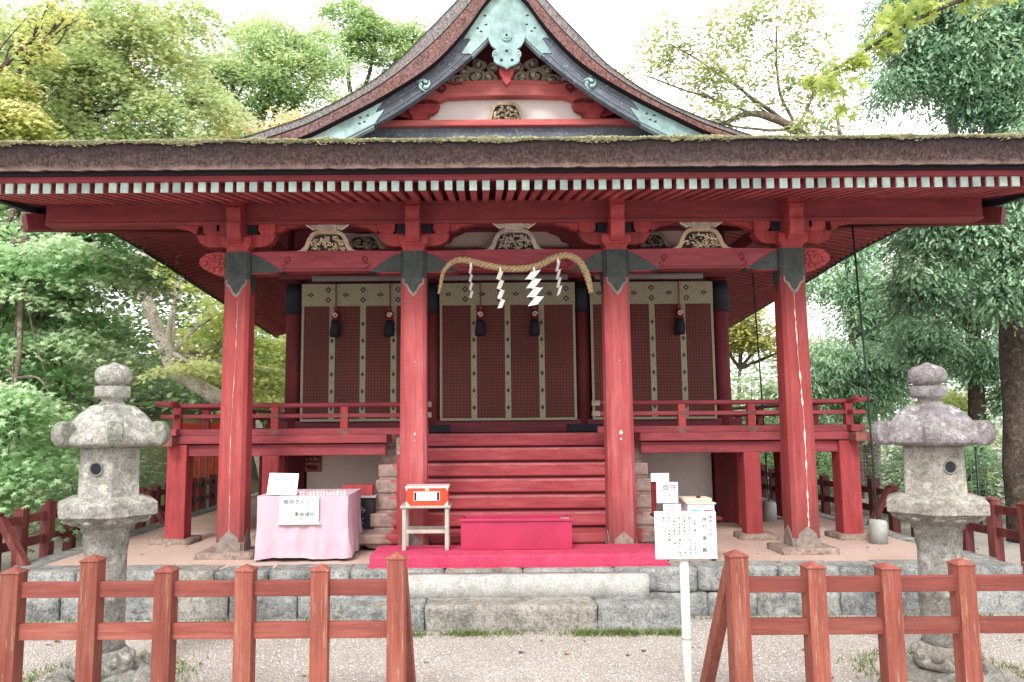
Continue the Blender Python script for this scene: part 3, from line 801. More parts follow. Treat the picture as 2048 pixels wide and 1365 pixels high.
# stair of solid timbers
NS = 6
for i in range(NS + 1):
    z1 = .545 + i * (VZ - .545) / NS; y0 = 7.84 + i * .128
    if i == NS: z1 -= .004
    if i == 0:
        mb = MB(); mb.box(-1.66, 1.56, 7.60, 8.1, .455, .545, 0, .016)
        st = mb.build('landing_board', 'step_red', shrine)
        mb = MB()
        for s in (-1, 1):
            mb.prism([(s * 1.60, .455), (s * 1.56, .44), (s * 1.48, .432), (s * 1.44, .41), (s * 1.34, .40), (s * 1.30, .385), (s * 1.1, .383), (s * 1.1, .455)], 'y', 7.66, 7.74)
        mb.box(-1.1, 1.1, 7.70, 7.74, .383, .45)
        mb.build('landing_apron', 'step_red', st, bevel=.005)
        continue
    mb = MB(); hh = (VZ - .545) / NS
    mb.box(-1.43 - .010 * (NS - i), 1.43 + .010 * (NS - i), y0, y0 + .42, z1 - hh + .026, z1, 0, .016)
    mb.box(-1.36, 1.36, y0 + .055, y0 + .40, z1 - hh - .01, z1 - hh + .027, 1)
    for q in (-1, 1): mb.box(min(q * 1.22, q * (1.42 + .010 * (NS - i))), max(q * 1.22, q * (1.42 + .010 * (NS - i))), y0 + .018, y0 + .40, z1 - hh - .004, z1 - hh + .030, 0, .004)
    tr = mb.build('stair_tread', ['step_red', 'dark_red'], shrine)
    mb = MB(); mb.box(-1.30, 1.30, y0 - .003, y0 + .03, z1 - .022, z1 + .002, 0, .003); mb.build('nosing', 'nosing', tr)  # paler strip: edge highlight painted in, along with wear
for s in (-1, 1):
    mb = MB(); mb.box(s * 1.14 - .035, s * 1.14 + .035, 7.66, 7.74, .545, 1.30, 0, .01); mb.box(s * 1.14 - .04, s * 1.14 + .04, 7.65, 7.75, 1.30, 1.47, 1, .015)
    if s < 0: mb.build('newel_post', ['red', 'footstone'], shrine)

# ---- roof
def ze(y): return lerp_tab([(6.2, 3.60), (7.2, 3.66), (8.2, 3.80), (9.0, 3.90), (10.5, 3.86), (12, 3.75), (16.7, 3.46)], y)
FT = lambda y: 3.962 + .24 * (y - 6.2) + .025 * max(0, y - 6.2) ** 2
RT = smooth_tab([(0, 7.42), (.2, 7.16), (.5, 6.78), (.86, 6.36), (1.3, 5.88), (1.82, 5.51), (2.4, 5.22), (2.95, 5.02)])
def RR(ax, y):
    zt = ze(y) + .40
    if ax <= 2.95: return lerp_tab(RT, ax)
    t = (ax - 2.95) / 2.0
    a = 5.02; return a + (zt - a) * (t * 1.25 - .25 * t * t)
LWT = smooth_tab([(0, 6.98), (.24, 6.74), (.49, 6.38), (.9, 5.93), (1.48, 5.54), (2.0, 5.26), (2.42, 5.05), (2.95, 4.86)])
def AX(x): return abs(x + .04) * (.935 if x < -.04 else 1.0)
def LW(ax):
    return lerp_tab(LWT, ax)
BIT = smooth_tab([(0, 6.56), (.26, 6.24), (.71, 5.82), (1.32, 5.37), (1.93, 5.03), (2.45, 4.80)])
def BI(ax): return lerp_tab(BIT, ax)
def soff(x, y):
    ax = abs(x)
    return min(3.686 + .19 * (y - 6.4), ze(y) + .075 + .21 * max(0, 4.75 - ax), 4.42)
# soffit boards
mb = MB(); sx_ = np.linspace(-4.75, 4.75, 60); sy_ = np.linspace(6.40, 16.4, 56); vs = [(x, y, soff(x, y)) for y in sy_ for x in sx_]; n = 60
mb.add(vs, [(j * n + i, (j + 1) * n + i, (j + 1) * n + i + 1, j * n + i + 1) for j in range(55) for i in range(n - 1)], 0, True)
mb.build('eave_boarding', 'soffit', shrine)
# thatch: front skirt + main roof
def shell(xs, ys, top, bot, mb, mt, mf, front=None):
    nx, ny = len(xs), len(ys)
    T = [(x, y, top(x, y)) for y in ys for x in xs]; B = [(x, y, bot(x, y)) for y in ys for x in xs]
    mb.add(T, [(j * nx + i, j * nx + i + 1, (j + 1) * nx + i + 1, (j + 1) * nx + i) for j in range(ny - 1) for i in range(nx - 1)], mt, True)
    mb.add(B, [(j * nx + i, (j + 1) * nx + i, (j + 1) * nx + i + 1, j * nx + i + 1) for j in range(ny - 1) for i in range(nx - 1)], mf, True)
    for i0, st, cnt, fl in ((0, 1, nx, 0), ((ny - 1) * nx, 1, nx, 1), (0, nx, ny, 1), (nx - 1, nx, ny, 0)):
        ids = [i0 + st * q for q in range(cnt)]
        if front is not None and i0 == 0 and st == 1: continue
        vs = []
        for q in ids:
            a = Vector(B[q]); b = Vector(T[q])
            vs += [a, a.lerp(b, .35), a.lerp(b, .68), b]
        fs = []; ms = []
        for q in range(cnt - 1):
            for w in range(3):
                f = (q * 4 + w, (q + 1) * 4 + w, (q + 1) * 4 + w + 1, q * 4 + w + 1)
                fs.append(f if fl == 0 else f[::-1])
        mb.add(vs, fs, mf)
def rn(x, y, a=.02, fr=3.0): return a * mnoise.noise(Vector((x * fr, y * fr, 1.7)))
mb = MB()
xs_ = sorted(set(list(np.linspace(-4.95, 4.95, 190))))
skT = lambda x, y: min(FT(y), RR(abs(x), y)) + rn(x, y, .012) + (.014 * mnoise.noise(Vector((x * 7, 0, 0))) if y < 6.3 else 0)
skB = lambda x, y: min(FT(y), RR(abs(x), y)) - .235 + (.012 * mnoise.noise(Vector((x * 11, 4, 0))) if y < 6.3 else 0)
ysk = [6.2, 6.26, 6.5, 6.9, 7.3, 7.7, 8.1, 8.5, 8.85, 9.3, 9.7]
shell(xs_, ysk, skT, skB, mb, 1, 0)
mb.build('front_eave_thatch', ['thatch', 'thatch_top'], shrine)
mb = MB()
xr_ = np.linspace(-4.95, 4.95, 130); yr_ = [8.85, 8.9, 9.3, 10, 11, 12, 13.5, 15, 16.6]
shell(xr_, yr_, lambda x, y: RR(AX(x), y) + rn(x, y, .015), lambda x, y: (LW(abs(x)) if abs(x) < 2.95 else RR(abs(x), y) - min(.285, .16 + .08 * (abs(x) - 2.95))), mb, 1, 0, front=True)
# verge face: reddish cut thatch below, grey weathered layer above
vs = []
for x in xr_:
    ax = abs(x); a = LW(ax) if ax < 2.95 else RR(ax, 8.85) - .2; b = RR(AX(x), 8.85) + rn(x, 8.85, .015); c = a + (b - a) * .54
    vs += [(x, 8.853, a), (x, 8.85, c - .012), (x, 8.85, c - .012), (x, 8.885, c), (x, 8.885, c), (x, 8.89, c + .0), (x, 8.87, c + .02), (x, 8.87, b)]
n = len(xr_); fs = []
for q in range(n - 1):
    o = q * 8; p = o + 8
    fs += [(o, p, p + 1, o + 1), (o + 2, p + 2, p + 3, o + 3), (o + 5, p + 5, p + 6, o + 6), (o + 6, p + 6, p + 7, o + 7)]
o0 = len(mb.f); mb.add(vs, fs, 2)
for q in range(len(fs)):
    mb.m[o0 + q] = (2, 3, 3, 1)[q % 4]
mb.build('main_roof_thatch', ['thatch', 'thatch_top', 'thatch_red', 'carving_dark'], shrine)
mb = MB(); mb.box(-.24, .24, 8.95, 16.4, 7.35, 7.62, 0, .03); mb.lathe([(.16, 7.6), (.16, 7.75), (.05, 7.85)], 12, (0, 9.2, 0)); mb.build('ridge_cap', 'thatch_top', shrine)
# fascia boards under the front thatch
mb = MB(); mb.box(-4.9, 4.9, 6.285, 6.40, 3.722, 3.762); mb.build('eave_board', 'navy', shrine)
mb = MB(); mb.box(-4.86, 4.86, 6.345, 6.43, 3.680, 3.723); mb.build('fascia', 'red_h', shrine, bevel=.004)
for s in (-1, 1):
    mb = MB(); vs = []
    yy = np.linspace(6.4, 16.5, 24)
    for y in yy: vs += [(s * 4.72, y, ze(y) + .02), (s * 4.78, y, ze(y) + .02), (s * 4.78, y, ze(y) + .13), (s * 4.72, y, ze(y) + .13)]
    fs = []
    for q in range(23):
        for w in range(4):
            f = (q * 4 + w, q * 4 + (w + 1) % 4, (q + 1) * 4 + (w + 1) % 4, (q + 1) * 4 + w); fs.append(f)
    mb.add(vs, fs); mb.build('side_fascia', 'navy', shrine)
# front rafters with painted tips
NRAF = 86
for i in range(NRAF):
    x = -4.70 + 9.4 * i / (NRAF - 1); j = random.uniform(-.007, .007)
    mb = MB(); w, h = .058, .082
    ye = 8.3
    a = Vector((x + j, 6.405, 3.64)); b = Vector((x + j, ye, 3.64 + .19 * (ye - 6.405)))
    mb.bar(a, b, w, h, 0)
    tip = len(mb.f); mb.box(x + j - w / 2 - .003, x + j + w / 2 + .003, 6.392, 6.408, 3.594 + random.uniform(-.003, .003), 3.680, 1)
    mb.build('rafter', ['rafter', 'tipgreen'], shrine)
# side rafters: more than anyone counts
mb = MB()
for s in (-1, 1):
    y = 7.9
    while y < 16.2:
        a = (s * 4.70, y, soff(4.70, y) - .045); b = (s * 2.80, y, soff(2.80, y) - .045)
        mb.bar(a, b, .055, .085); y += .15
o = mb.build('side_rafters', 'rafter', shrine); o['kind'] = 'stuff'
for s in (-1, 1):
    mb = MB(); mb.bar((s * 4.80, 7.36, 3.60), (s * 2.8, 9.6, 4.10), .13, .16); mb.build('hip_rafter', 'dark_red_v', shrine)
    mb = MB(); mb.box(s * 2.80 - .07, s * 2.80 + .07, 7.55, 9.8, 3.62, 3.78); mb.build('tie_beam', 'dark_red', shrine, bevel=.008)

# moss on the eave
def scatter(name, pts, nrm_up, size, cols, mat, parent=None, shape='blade', kind='stuff', lean=.5):
    pts = np.asarray(pts); n = len(pts)
    az = rng.uniform(0, 2 * PI, n); s = size * rng.uniform(.6, 1.4, n)
    if shape == 'blade':
        tp = np.array([(-.12, 0, 0), (.12, 0, 0), (0, 0, 1.)])
    else:
        tp = np.array([(-.5, -.25, 0), (.5, -.25, .15), (.5, .25, 0), (-.5, .25, .2)])
    k = len(tp)
    ln = rng.normal(0, lean, (n, 2))
    V = np.zeros((n, k, 3))
    ca, sa = np.cos(az), np.sin(az)
    V[:, :, 0] = (tp[None, :, 0] * ca[:, None] - tp[None, :, 1] * sa[:, None]) * s[:, None]
    V[:, :, 1] = (tp[None, :, 0] * sa[:, None] + tp[None, :, 1] * ca[:, None]) * s[:, None]
    V[:, :, 2] = tp[None, :, 2] * s[:, None]
    V[:, :, 0] += V[:, :, 2] * ln[:, None, 0]; V[:, :, 1] += V[:, :, 2] * ln[:, None, 1]
    V += pts[:, None, :]
    c = np.asarray(cols); ci = c[rng.integers(0, len(c), n)] * rng.uniform(.7, 1.25, (n, 1))
    o = rawmesh(name, V.reshape(-1, 3), np.full(n, k), np.repeat(ci, k, axis=0), mat)
    if parent is not None:
        o.parent = parent
        if parent.type == 'EMPTY' and parent.get('_w'): o.matrix_parent_inverse = Matrix.Translation(-parent.location)
    if kind: o['kind'] = kind
    return o
def rawmesh(name, V, counts, C, mat):
    me = bpy.data.meshes.new(name); nv = len(V); nf = len(counts)
    me.vertices.add(nv); me.vertices.foreach_set('co', V.astype(np.float32).ravel())
    me.loops.add(nv); me.loops.foreach_set('vertex_index', np.arange(nv, dtype=np.int32))
    me.polygons.add(nf); st = np.concatenate([[0], np.cumsum(counts)[:-1]]).astype(np.int32)
    me.polygons.foreach_set('loop_start', st)
    at = me.attributes.new('tint', 'FLOAT_COLOR', 'POINT')
    C4 = np.ones((nv, 4), np.float32); C4[:, :3] = np.clip(C, 0, 1); at.data.foreach_set('color', C4.ravel())
    me.materials.append(M[mat] if isinstance(mat, str) else mat); me.update(calc_edges=True); me.validate()
    o = bpy.data.objects.new(name, me); COL.objects.link(o); return o
P = []
for _ in range(34000):
    x = rng.uniform(-4.93, 4.93); t = abs(rng.normal(0, .06))
    d = mnoise.noise(Vector((x * 2.3, 0, 9))) + .6 * mnoise.noise(Vector((x * 9, 0, 2)))
    if rng.uniform(-.9, .8) > d + .45: continue
    y = 6.2 + t; over = rng.uniform() < .38
    z = skT(x, y) + rng.uniform(-.006, .022) * (1 + .8 * max(0, d))
    if over: y = 6.192 - rng.uniform(0, .008); z = 3.962 - abs(rng.normal(0, .011)) * (1 + d) + .010
    P.append((x, y, z))
scatter('moss', P, True, .026, [(.66, .66, .46), (.54, .56, .34), (.78, .76, .58), (.36, .38, .22), (.82, .80, .64)], 'mossm', shrine, 'flake')

# ---- gable
GY = 8.97
for s in (-1, 1):
    axs = np.linspace(.0, 2.45, 40)
    up = [(s * a, LW(a) + .005) for a in axs]; lo = [(s * a, BI(a)) for a in axs]
    mb = MB(); mb.prism(up + lo[::-1], 'y', GY, GY + .07)
    # moulded lower edge
    for (a, b) in zip(axs[1:], axs[2:]):
        mb.bar((s * a, GY - .006, BI(a) + .022), (s * b, GY - .006, BI(b) + .022), .02, .03, up=(0, 1, 0))
        for q, w in ((.30, .012), (.68, .010)):
            za = LW(a) + (BI(a) - LW(a)) * q; zb2 = LW(b) + (BI(b) - LW(b)) * q
            mb.bar((s * a, GY - .004, za), (s * b, GY - .004, zb2), .012, w, 1, up=(0, 1, 0))
    bb = mb.build('bargeboard', ['slate', 'slate_light'], shrine)
    def strip(a0, a1, ragged, name):
        aa = np.linspace(a0, a1, 26)
        u2 = [(s * a, LW(a) - .012) for a in aa]; l2 = [(s * a, BI(a) - .004) for a in aa]
        rg = []
        if ragged:   # leaf-cut end
            a = a1 if ragged > 0 else a0; d = ragged
            for t, e in ((.1, .05), (.22, .10), (.30, .05), (.42, .02), (.5, .06), (.62, .13), (.72, .09), (.85, .03)):
                zz = LW(a) + (BI(a) - LW(a)) * t
                rg.append((s * (a + d * e), zz - d * e * .9))
        mb = MB()
        if ragged >= 0: pl = u2 + rg + l2[::-1]
        else: pl = u2 + l2[::-1] + rg[::-1]
        mb.prism(pl, 'y', GY - .016, GY + .075)
        for t, e in ((.34, .07), (.55, .11), (.52, .17), (.25, .16)):
            a = (a1 if ragged > 0 else a0) - ragged * e
            zz = LW(a) + (BI(a) - LW(a)) * t
            mb.blob((s * a, GY - .016, zz), (.022, .004, .014), 1, 1, .3, int(e * 100))
        o = mb.build(name, ['copper', 'verdigris'], bb)
        return o
    strip(0, .42, 1, 'apex_fitting'); strip(1.62, 2.44, -1, 'end_fitting')
    # three-comma disc
    cx, cz = s * 1.01, 5.715
    mb = MB()
    for q in range(3):
        a0 = q * 2 * PI / 3 + .5
        pth = [(cx + (.028 + .055 * t) * math.cos(a0 + t * 2.4), GY - .020, cz + (.028 + .055 * t) * math.sin(a0 + t * 2.4)) for t in np.linspace(0, 1, 10)]
        mb.tube(pth, [.026, .027, .026, .024, .021, .018, .014, .011, .008, .004], 8)
    mb.build('comma_crest', 'copper', bb)
# pendant
half = [(0, 6.80), (.10, 6.62), (.20, 6.42), (.23, 6.32), (.215, 6.25), (.185, 6.19), (.15, 6.155), (.125, 6.145), (.135, 6.135), (.16, 6.125), (.178, 6.09), (.175, 6.055), (.155, 6.03), (.158, 5.99), (.12, 5.955), (.085, 5.94), (.03, 5.915), (0, 5.89)]
mb = MB(); mb.prism(half + [(-u, z) for u, z in half[::-1]][1:-1], 'y', GY - .06, GY - .018)
mb.tube(spiral(.145, 6.085, .03, .01, 1.2, 1.0, GY - .062), .006, 5); mb.tube(spiral(-.145, 6.085, .03, .01, 1.2, 1.0, GY - .062, flip=-1), .006, 5)
gp = mb.build('gable_pendant', 'copper', shrine, bevel=.006)
mb = MB()
for r, d0, d1, m in ((.062, .085, .06, 0), (.038, .10, .085, 0), (.016, .104, .10, 1)):
    mb.prism([(r * math.cos(a), 6.30 + r * math.sin(a)) for a in np.linspace(0, 2 * PI, 18, endpoint=False)], 'y', GY - d0, GY - d1, m)
mb.build('pendant_boss', ['copper', 'navy'], gp)
for u, z, r in ((-.065, 6.0, .020), (.065, 6.0, .020), (0, 6.118, .021)):
    mb = MB(); mb.prism([(u + r * math.cos(a), z + r * .9 * math.sin(a)) for a in np.linspace(0, 2 * PI, 12, endpoint=False)], 'y', GY - .0625, GY - .058, 0)
    mb.build('pendant_hole', 'navy', gp)
mb = MB(); mb.prism([(-.095, 5.95), (.095, 5.95), (.085, 5.87), (.05, 5.82), (.045, 5.775), (.02, 5.745), (0, 5.72), (-.02, 5.745), (-.045, 5.775), (-.05, 5.82), (-.085, 5.87)], 'y', GY + .03, GY + .12)
mb.build('pendant_drop', 'red', gp, bevel=.01)
# gable wall
WY = 9.52
mb = MB(); axs = np.linspace(-2.5, 2.5, 41)
mb.prism([(a, LW(abs(a)) + .12) for a in axs] + [(2.5, 4.8), (-2.5, 4.8)], 'y', WY + .03, WY + .08); mb.build('gable_wall', 'dark_red', shrine)
mb = MB(); mb.box(-1.25, 1.25, WY - .01, WY + .028, 5.42, 5.80); mb.build('gable_plaster', 'white_panel', shrine)
mb = MB()
top = [(t, 5.965 - .05 * (t / .9) ** 2) for t in np.linspace(-.98, .98, 17)]
bot = [(-1.18, 5.60), (-1.12, 5.70), (-.98, 5.715), (-.86, 5.69), (-.74, 5.735), (-.4, 5.75), (0, 5.755), (.4, 5.75), (.74, 5.735), (.86, 5.69), (.98, 5.715), (1.12, 5.70), (1.18, 5.60)]
mb.prism(bot[::-1] + [(-1.22, 5.72), (-1.12, 5.84)] + top + [(1.12, 5.84), (1.22, 5.72)], 'y', WY - .16, WY - .02)
gb = mb.build('gable_beam', 'gable_red', shrine, bevel=.012)
for s in (-1, 1):
    mb = MB(); mb.tube(spiral(s * .80, 5.845, .058, .02, -PI / 2, 1.2, WY - .166, flip=s), .013, 5)
    mb.tube([(s * .80, WY - .163, 5.79), (s * .9, WY - .163, 5.83), (s * 1.0, WY - .163, 5.86)], .008, 5)
    mb.tube([(s * .55, WY - .163, 5.91), (s * .65, WY - .163, 5.90), (s * .78, WY - .163, 5.93), (s * .95, WY - .163, 5.925)], .009, 5)
    mb.build('carved_curl', 'maroon', gb)
for s in (-1, 1):
    mb = MB(); block(mb, s * 1.10, WY - .10, 5.43, 5.62, .26); arm(mb, s * 1.10 - .26, s * 1.10 + .26, WY - .15, WY - .05, 5.52, 5.66)
    mb.prism([(s * 1.2, 5.45), (s * 1.36, 5.5), (s * 1.46, 5.58), (s * 1.36, 5.66), (s * 1.2, 5.72)], 'y', WY - .16, WY - .06)
    mb.build('gable_bracket', 'red', shrine, bevel=.01)
frogleg(0, WY - .06, 5.425, .60, .27, 'frog_leg_strut', 91, ['carving', 'carving_dark', 'carving_light'], boat=False)
mb = MB(); mb.box(-1.9, 1.9, WY - .20, WY, 5.345, 5.424); mb.build('gable_sill', 'gable_red', shrine, bevel=.008)
mb = MB(); mb.prism([(-2.35, 4.95), (2.35, 4.95), (2.05, 5.343), (-2.05, 5.343)], 'y', WY - .12, WY - .02); mb.build('gable_base_board', 'slate', shrine)
for s in (-1, 1):   # cloud carving either side of the pendant
    mb = MB(); r = random.Random(5 + s)
    for cx, cz, R, a0, fl in ((.40, 6.05, .125, 2.6, 1), (.20, 6.03, .085, .6, -1), (.60, 6.00, .085, 3.4, 1), (.34, 6.20, .085, 1.4, -1), (.17, 6.17, .06, 4.0, 1), (.76, 5.985, .065, 2.2, -1), (.53, 6.13, .07, 5.0, 1), (.90, 5.97, .045, 1.0, 1)):
        n_ = 20; out_ = []
        for q in range(n_):     # comma shaped plate
            a = q * 2 * PI / n_; rr = R * (1 + .16 * math.cos(3 * a + cx * 9)); out_.append((s * (cx + rr * math.cos(a)), cz + rr * .85 * math.sin(a)))
        dd = .004 * (cx * 10 % 3)
        mb.prism(out_, 'y', WY - .075 - dd, WY - .02, 0)
        mb.tube([(x_, WY - .078 - dd, z_) for x_, z_ in out_ + out_[:1]], R * .085, 5, 1)
        mb.tube(spiral(s * cx, cz, R * .80, R * .10, a0, fl * 1.15, WY - .080 - dd, 22, s), [R * .06 + R * .06 * q / 22 for q in range(23)], 5, 3)
        mb.blob((s * (cx + R * .25 * math.cos(a0)), WY - .078 - dd, cz + R * .25 * math.sin(a0)), (R * .34, .014, R * .28), 2, 2, .3, cx)
    mb.build('cloud_carving', ['carving_grey', 'carving', 'carving_light', 'carving_dark'], shrine)

# ------------------------------------------------------------------ blinds
def diamond(mb, x, y, z, a, b, m): mb.add([(x - a, y, z), (x, y, z - b), (x + a, y, z), (x, y, z + b)], [(0, 1, 2, 3)], m)
def blind(xc, hw, label):
    t = thing('bamboo_blind', label, 'blind', (xc, 9.70, 1.66), group='bamboo blinds hanging across the hall front')
    z0, z1, zv = 1.68, 3.40, 3.115; y = 9.70
    mb = MB(); mb.box(xc - hw, xc + hw, y, y + .012, z0, zv); mb.build('weave_mat', 'weave', t)
    mb = MB(); mb.box(xc - hw - .004, xc + hw + .004, y - .012, y + .014, zv, z1, 0)
    n = int(round(2 * hw / .215)); w = 2 * hw / n
    for i in range(n):
        x = xc - hw + w * (i + .5); zc = (zv + z1) / 2
        if i % 2 == 0: diamond(mb, x, y - .0135, zc, .045, .03, 1); diamond(mb, x, y - .0145, zc, .016, .010, 0)
        else:
            for dz in (-.065, .065):
                diamond(mb, x, y - .0135, zc + dz, .04, .042, 1); diamond(mb, x, y - .0145, zc + dz, .016, .018, 2)
    mb.build('valance', ['brocade', 'verdigris', 'steel'], t)
    for k in (-1, 0, 1):
        x = xc + k * hw / 2; mb = MB(); mb.box(x - .036, x + .036, y - .008, y, z0, zv, 0)
        z = z0 + .13
        while z < zv - .05:
            diamond(mb, x, y - .0095, z, .024, .034, 1); z += .215
        mb.build('brocade_strip', ['brocade', 'verdigris'], t)
    mb = MB(); mb.box(xc - hw - .002, xc - hw + .028, y - .007, y - .0005, z0, zv); mb.box(xc + hw - .028, xc + hw + .002, y - .007, y - .0005, z0, zv); mb.box(xc - hw, xc + hw, y - .009, y + .016, z0 - .03, z0 - .001)
    mb.build('edge_binding', 'brocade', t)
    for s in (-1, 1):
        x = xc + s * .345
        mb = MB(); mb.tube([(x, y - .03, z1 + .02), (x + .004, y - .035, 3.2), (x, y - .03, 3.06)], .008, 6)
        mb.blob((x, y - .03, 3.075), (.03, .03, .03), 0, 2, .1)
        ts = mb.build('cord', 'red', t)
        mb = MB(); mb.blob((x, y - .035, 2.985), (.052, .04, .06), 0, 2, .15); mb.tube(spiral(x, 2.985, .035, .008, 0, 1.3, y - .078, 16, s), .009, 5, 1)
        mb.box(x - .05, x + .05, y - .07, y - .01, 2.90, 2.945, 0, .01)
        mb.build('knot', ['maroon', 'pinkwhite'], ts)
        mb = MB(); mb.lathe([(.050, 2.925), (.058, 2.86), (.063, 2.78), (.060, 2.715), (.03, 2.71)][::-1], 18, (x, y - .04, 0), jit=.012); mb.build('tassel', 'navy', ts)
    return t
blind(0, .86, 'middle bamboo blind, complete in view under the straw rope between the central pillars')
blind(-1.84, .78, 'bamboo blind of the left bay, behind the railing above the pink table')
blind(1.84, .78, 'bamboo blind of the right bay, behind the railing above the white notice board')
for xa, xb, lab in ((-2.46, -1.10, 'grey rolled cloth along the top of the left blind'), (-.84, .76, 'grey rolled cloth along the top of the middle blind, behind the straw rope'), (1.10, 2.46, 'grey rolled cloth along the top of the right blind')):
    mb = MB(); mb.tube([(xa, 9.55, 3.445), (xb, 9.55, 3.445)], .038, 14)
    tag(mb.build('rolled_cloth', 'rollgrey'), lab, 'rolled cloth', 'rolled cloths above the blinds')

# ------------------------------------------------------------------ straw rope with paper streamers
rope = thing('straw_rope', 'twisted straw rope with white zigzag paper streamers sagging across the central beam', 'rope', (0, 7.22, 3.0))
RY = 7.215
rp = smooth_tab([(-.735, 2.84), (-.715, 2.93), (-.685, 3.055), (-.60, 3.145), (-.49, 3.165), (-.33, 3.125), (-.15, 3.085), (.04, 3.075), (.22, 3.105), (.36, 3.175), (.50, 3.20), (.61, 3.14), (.675, 3.02), (.705, 2.90), (.712, 2.835)])
def dens(path, k):
    out = []
    for a, b in zip(path, path[1:]):
        for i in range(k): out.append(tuple(a[j] + (b[j] - a[j]) * i / k for j in range(len(a))))
    return out + [path[-1]]
dp = dens(rp, 3); L = len(dp); mb = MB()
for st in range(3):
    pth = []; rad = []; ph = st * 2 * PI / 3; acc = 0
    for i, (x, z) in enumerate(dp):
        if i: acc += math.hypot(x - dp[i - 1][0], z - dp[i - 1][1])
        t = i / (L - 1); R = .0055 + .0125 * min(1, t * 3.2, .35 + (1 - t) * 5); a = ph + acc * 2 * PI / .13
        x2, z2 = dp[min(i + 1, L - 1)]; x1, z1 = dp[max(i - 1, 0)]
        d = Vector((x2 - x1, 0, z2 - z1)).normalized(); nrm = Vector((-d.z, 0, d.x))
        pth.append(Vector((x, RY, z)) + nrm * R * math.cos(a) + Vector((0, 1, 0)) * R * math.sin(a)); rad.append(R * .95)
    mb.tube(pth, rad, 8)
r = random.Random(3)
for _ in range(90):   # loose straws
    i = r.randrange(2, L - 2); x, z = dp[i]
    a = r.uniform(-1, 1); mb.tube([(x, RY - .02, z + r.uniform(-.02, .02)), (x + .03 * a, RY - .034, z + r.uniform(-.03, .03))], [.0016, .0008], 4)
mb.build('rope', 'straw', rope)
def zig(x, z, w, h, n, tw, sd):
    mb = MB(); c, s = math.cos(tw), math.sin(tw)
    pts = [(0, 0)]
    for i in range(n):
        u, v = pts[-1]; pts.append((u - w * .62, v - h)); u, v = pts[-1]
        if i < n - 1: pts.append((u + w * .70, v - h * .16))
    for i, (a, b) in enumerate(zip(pts, pts[1:])):
        q = [(a[0], a[1]), (a[0] + w, a[1]), (b[0] + w, b[1]), (b[0], b[1])]
        if i % 2 == 0: q = [(a[0], a[1] - h * .10), (a[0] + w * .95, a[1] + h * .12), (b[0] + w * .95, b[1] + h * .10), (b[0], b[1] - h * .12)]
        mb.add([(x + (u - w * .3) * c, RY - .045 - i * .003 + (u - w * .3) * s, z + v) for u, v in q], [(0, 3, 2, 1)], 0)
    mb.tube([(x, RY - .03, z + .04), (x, RY - .042, z - .01)], .012, 6)
    return mb.build('paper_streamer', 'paper', rope)
zig(-.425, 3.09, .085, .068, 4, 1.28, 1); zig(-.145, 3.045, .088, .080, 4, .98, 2); zig(.175, 3.045, .098, .074, 4, -.12, 3); zig(.405, 3.125, .085, .070, 4, -1.25, 4)

# ------------------------------------------------------------------ offering things in front
mb = MB(); n = 40
mb.box(-1.30, 1.25, 6.71, 7.30, PZ + .008, .492, 0, .018)
mb.box(-1.315, 1.265, 6.695, 7.31, PZ + .008, PZ + .02, 0)
tag(mb.build('carpet_runner', 'carpet'), 'magenta carpet laid over a long low board in front of the stairs', 'carpet')
ob = thing('offering_box', 'long glossy magenta offering box resting on the magenta carpet', 'offering box', (-.03, 7.1, .492))
mb = MB(); mb.box(-.525, .465, 6.97, 7.29, .493, .742, 0, .006); mb.build('chest', 'magenta', ob)
mb = MB(); mb.box(-.535, .475, 6.955, 7.0, .742, .765, 0, .004); mb.box(-.535, .475, 7.26, 7.305, .742, .765, 0, .004); mb.box(-.535, -.50, 7.0, 7.26, .742, .765, 0, .004); mb.box(.44, .475, 7.0, 7.26, .742, .765, 0, .004); mb.build('rim', 'magenta', ob)
mb = MB()
for k in range(9): mb.box(-.49, .43, 7.012 + k * .028, 7.024 + k * .028, .745, .758)
mb.build('grille', 'magenta', ob)
mb = MB(); mb.box(.36, .44, 6.955, 6.975, .763, .775); mb.build('latch', 'metal_worn', ob)

stl = thing('steel_stool', 'narrow grey steel stool holding the orange box beside the offering box', 'stool', (-.84, 7.1, .492))
mb = MB(); mb.box(-1.065, -.615, 6.95, 7.26, .862, .884, 0, .005); mb.build('seat', 'steel', stl)
for x in (-1.03, -.65):
    for y in (6.98, 7.23):
        mb = MB(); mb.box(x - .017, x + .017, y - .017, y + .017, .493, .862, 0, .004); mb.build('leg', 'steel', stl)
for y in (6.98, 7.23):
    mb = MB(); mb.box(-1.013, -.667, y - .012, y + .012, .64, .672, 0, .004); mb.build('crossbar', 'steel', stl)
dn = thing('donation_box', 'bright orange box with pale pink edging and white label on the steel stool', 'donation box', (-.83, 7.1, .884))
mb = MB(); mb.box(-1.012, -.64, 6.965, 7.22, .885, 1.035, 0, .006); mb.build('case', 'orange', dn)
mb = MB(); mb.box(-1.022, -.630, 6.955, 7.23, 1.035, 1.055, 0, .006); mb.build('lid', 'pinkwhite', dn)
mb = MB(); mb.box(-.845, -.805, 6.953, 6.97, 1.012, 1.046, 0, .006); mb.build('clasp', 'steel', dn)
for s, x in ((1, -1.014), (-1, -.638)):
    mb = MB(); mb.prism([(x, .8855), (x + s * .036, .8855), (x, .925)], 'y', 6.96, 6.966); mb.build('corner_fitting', 'pinkwhite', dn)
    mb = MB(); mb.prism([(x, 1.034), (x + s * .02, 1.034), (x, 1.01)], 'y', 6.96, 6.966); mb.build('corner_fitting', 'pinkwhite', dn)
mb = MB(); mb.box(-.945, -.71, 6.960, 6.968, .925, 1.008, 0, .004)
lp = mb.build('label_plate', 'pinkwhite', dn)
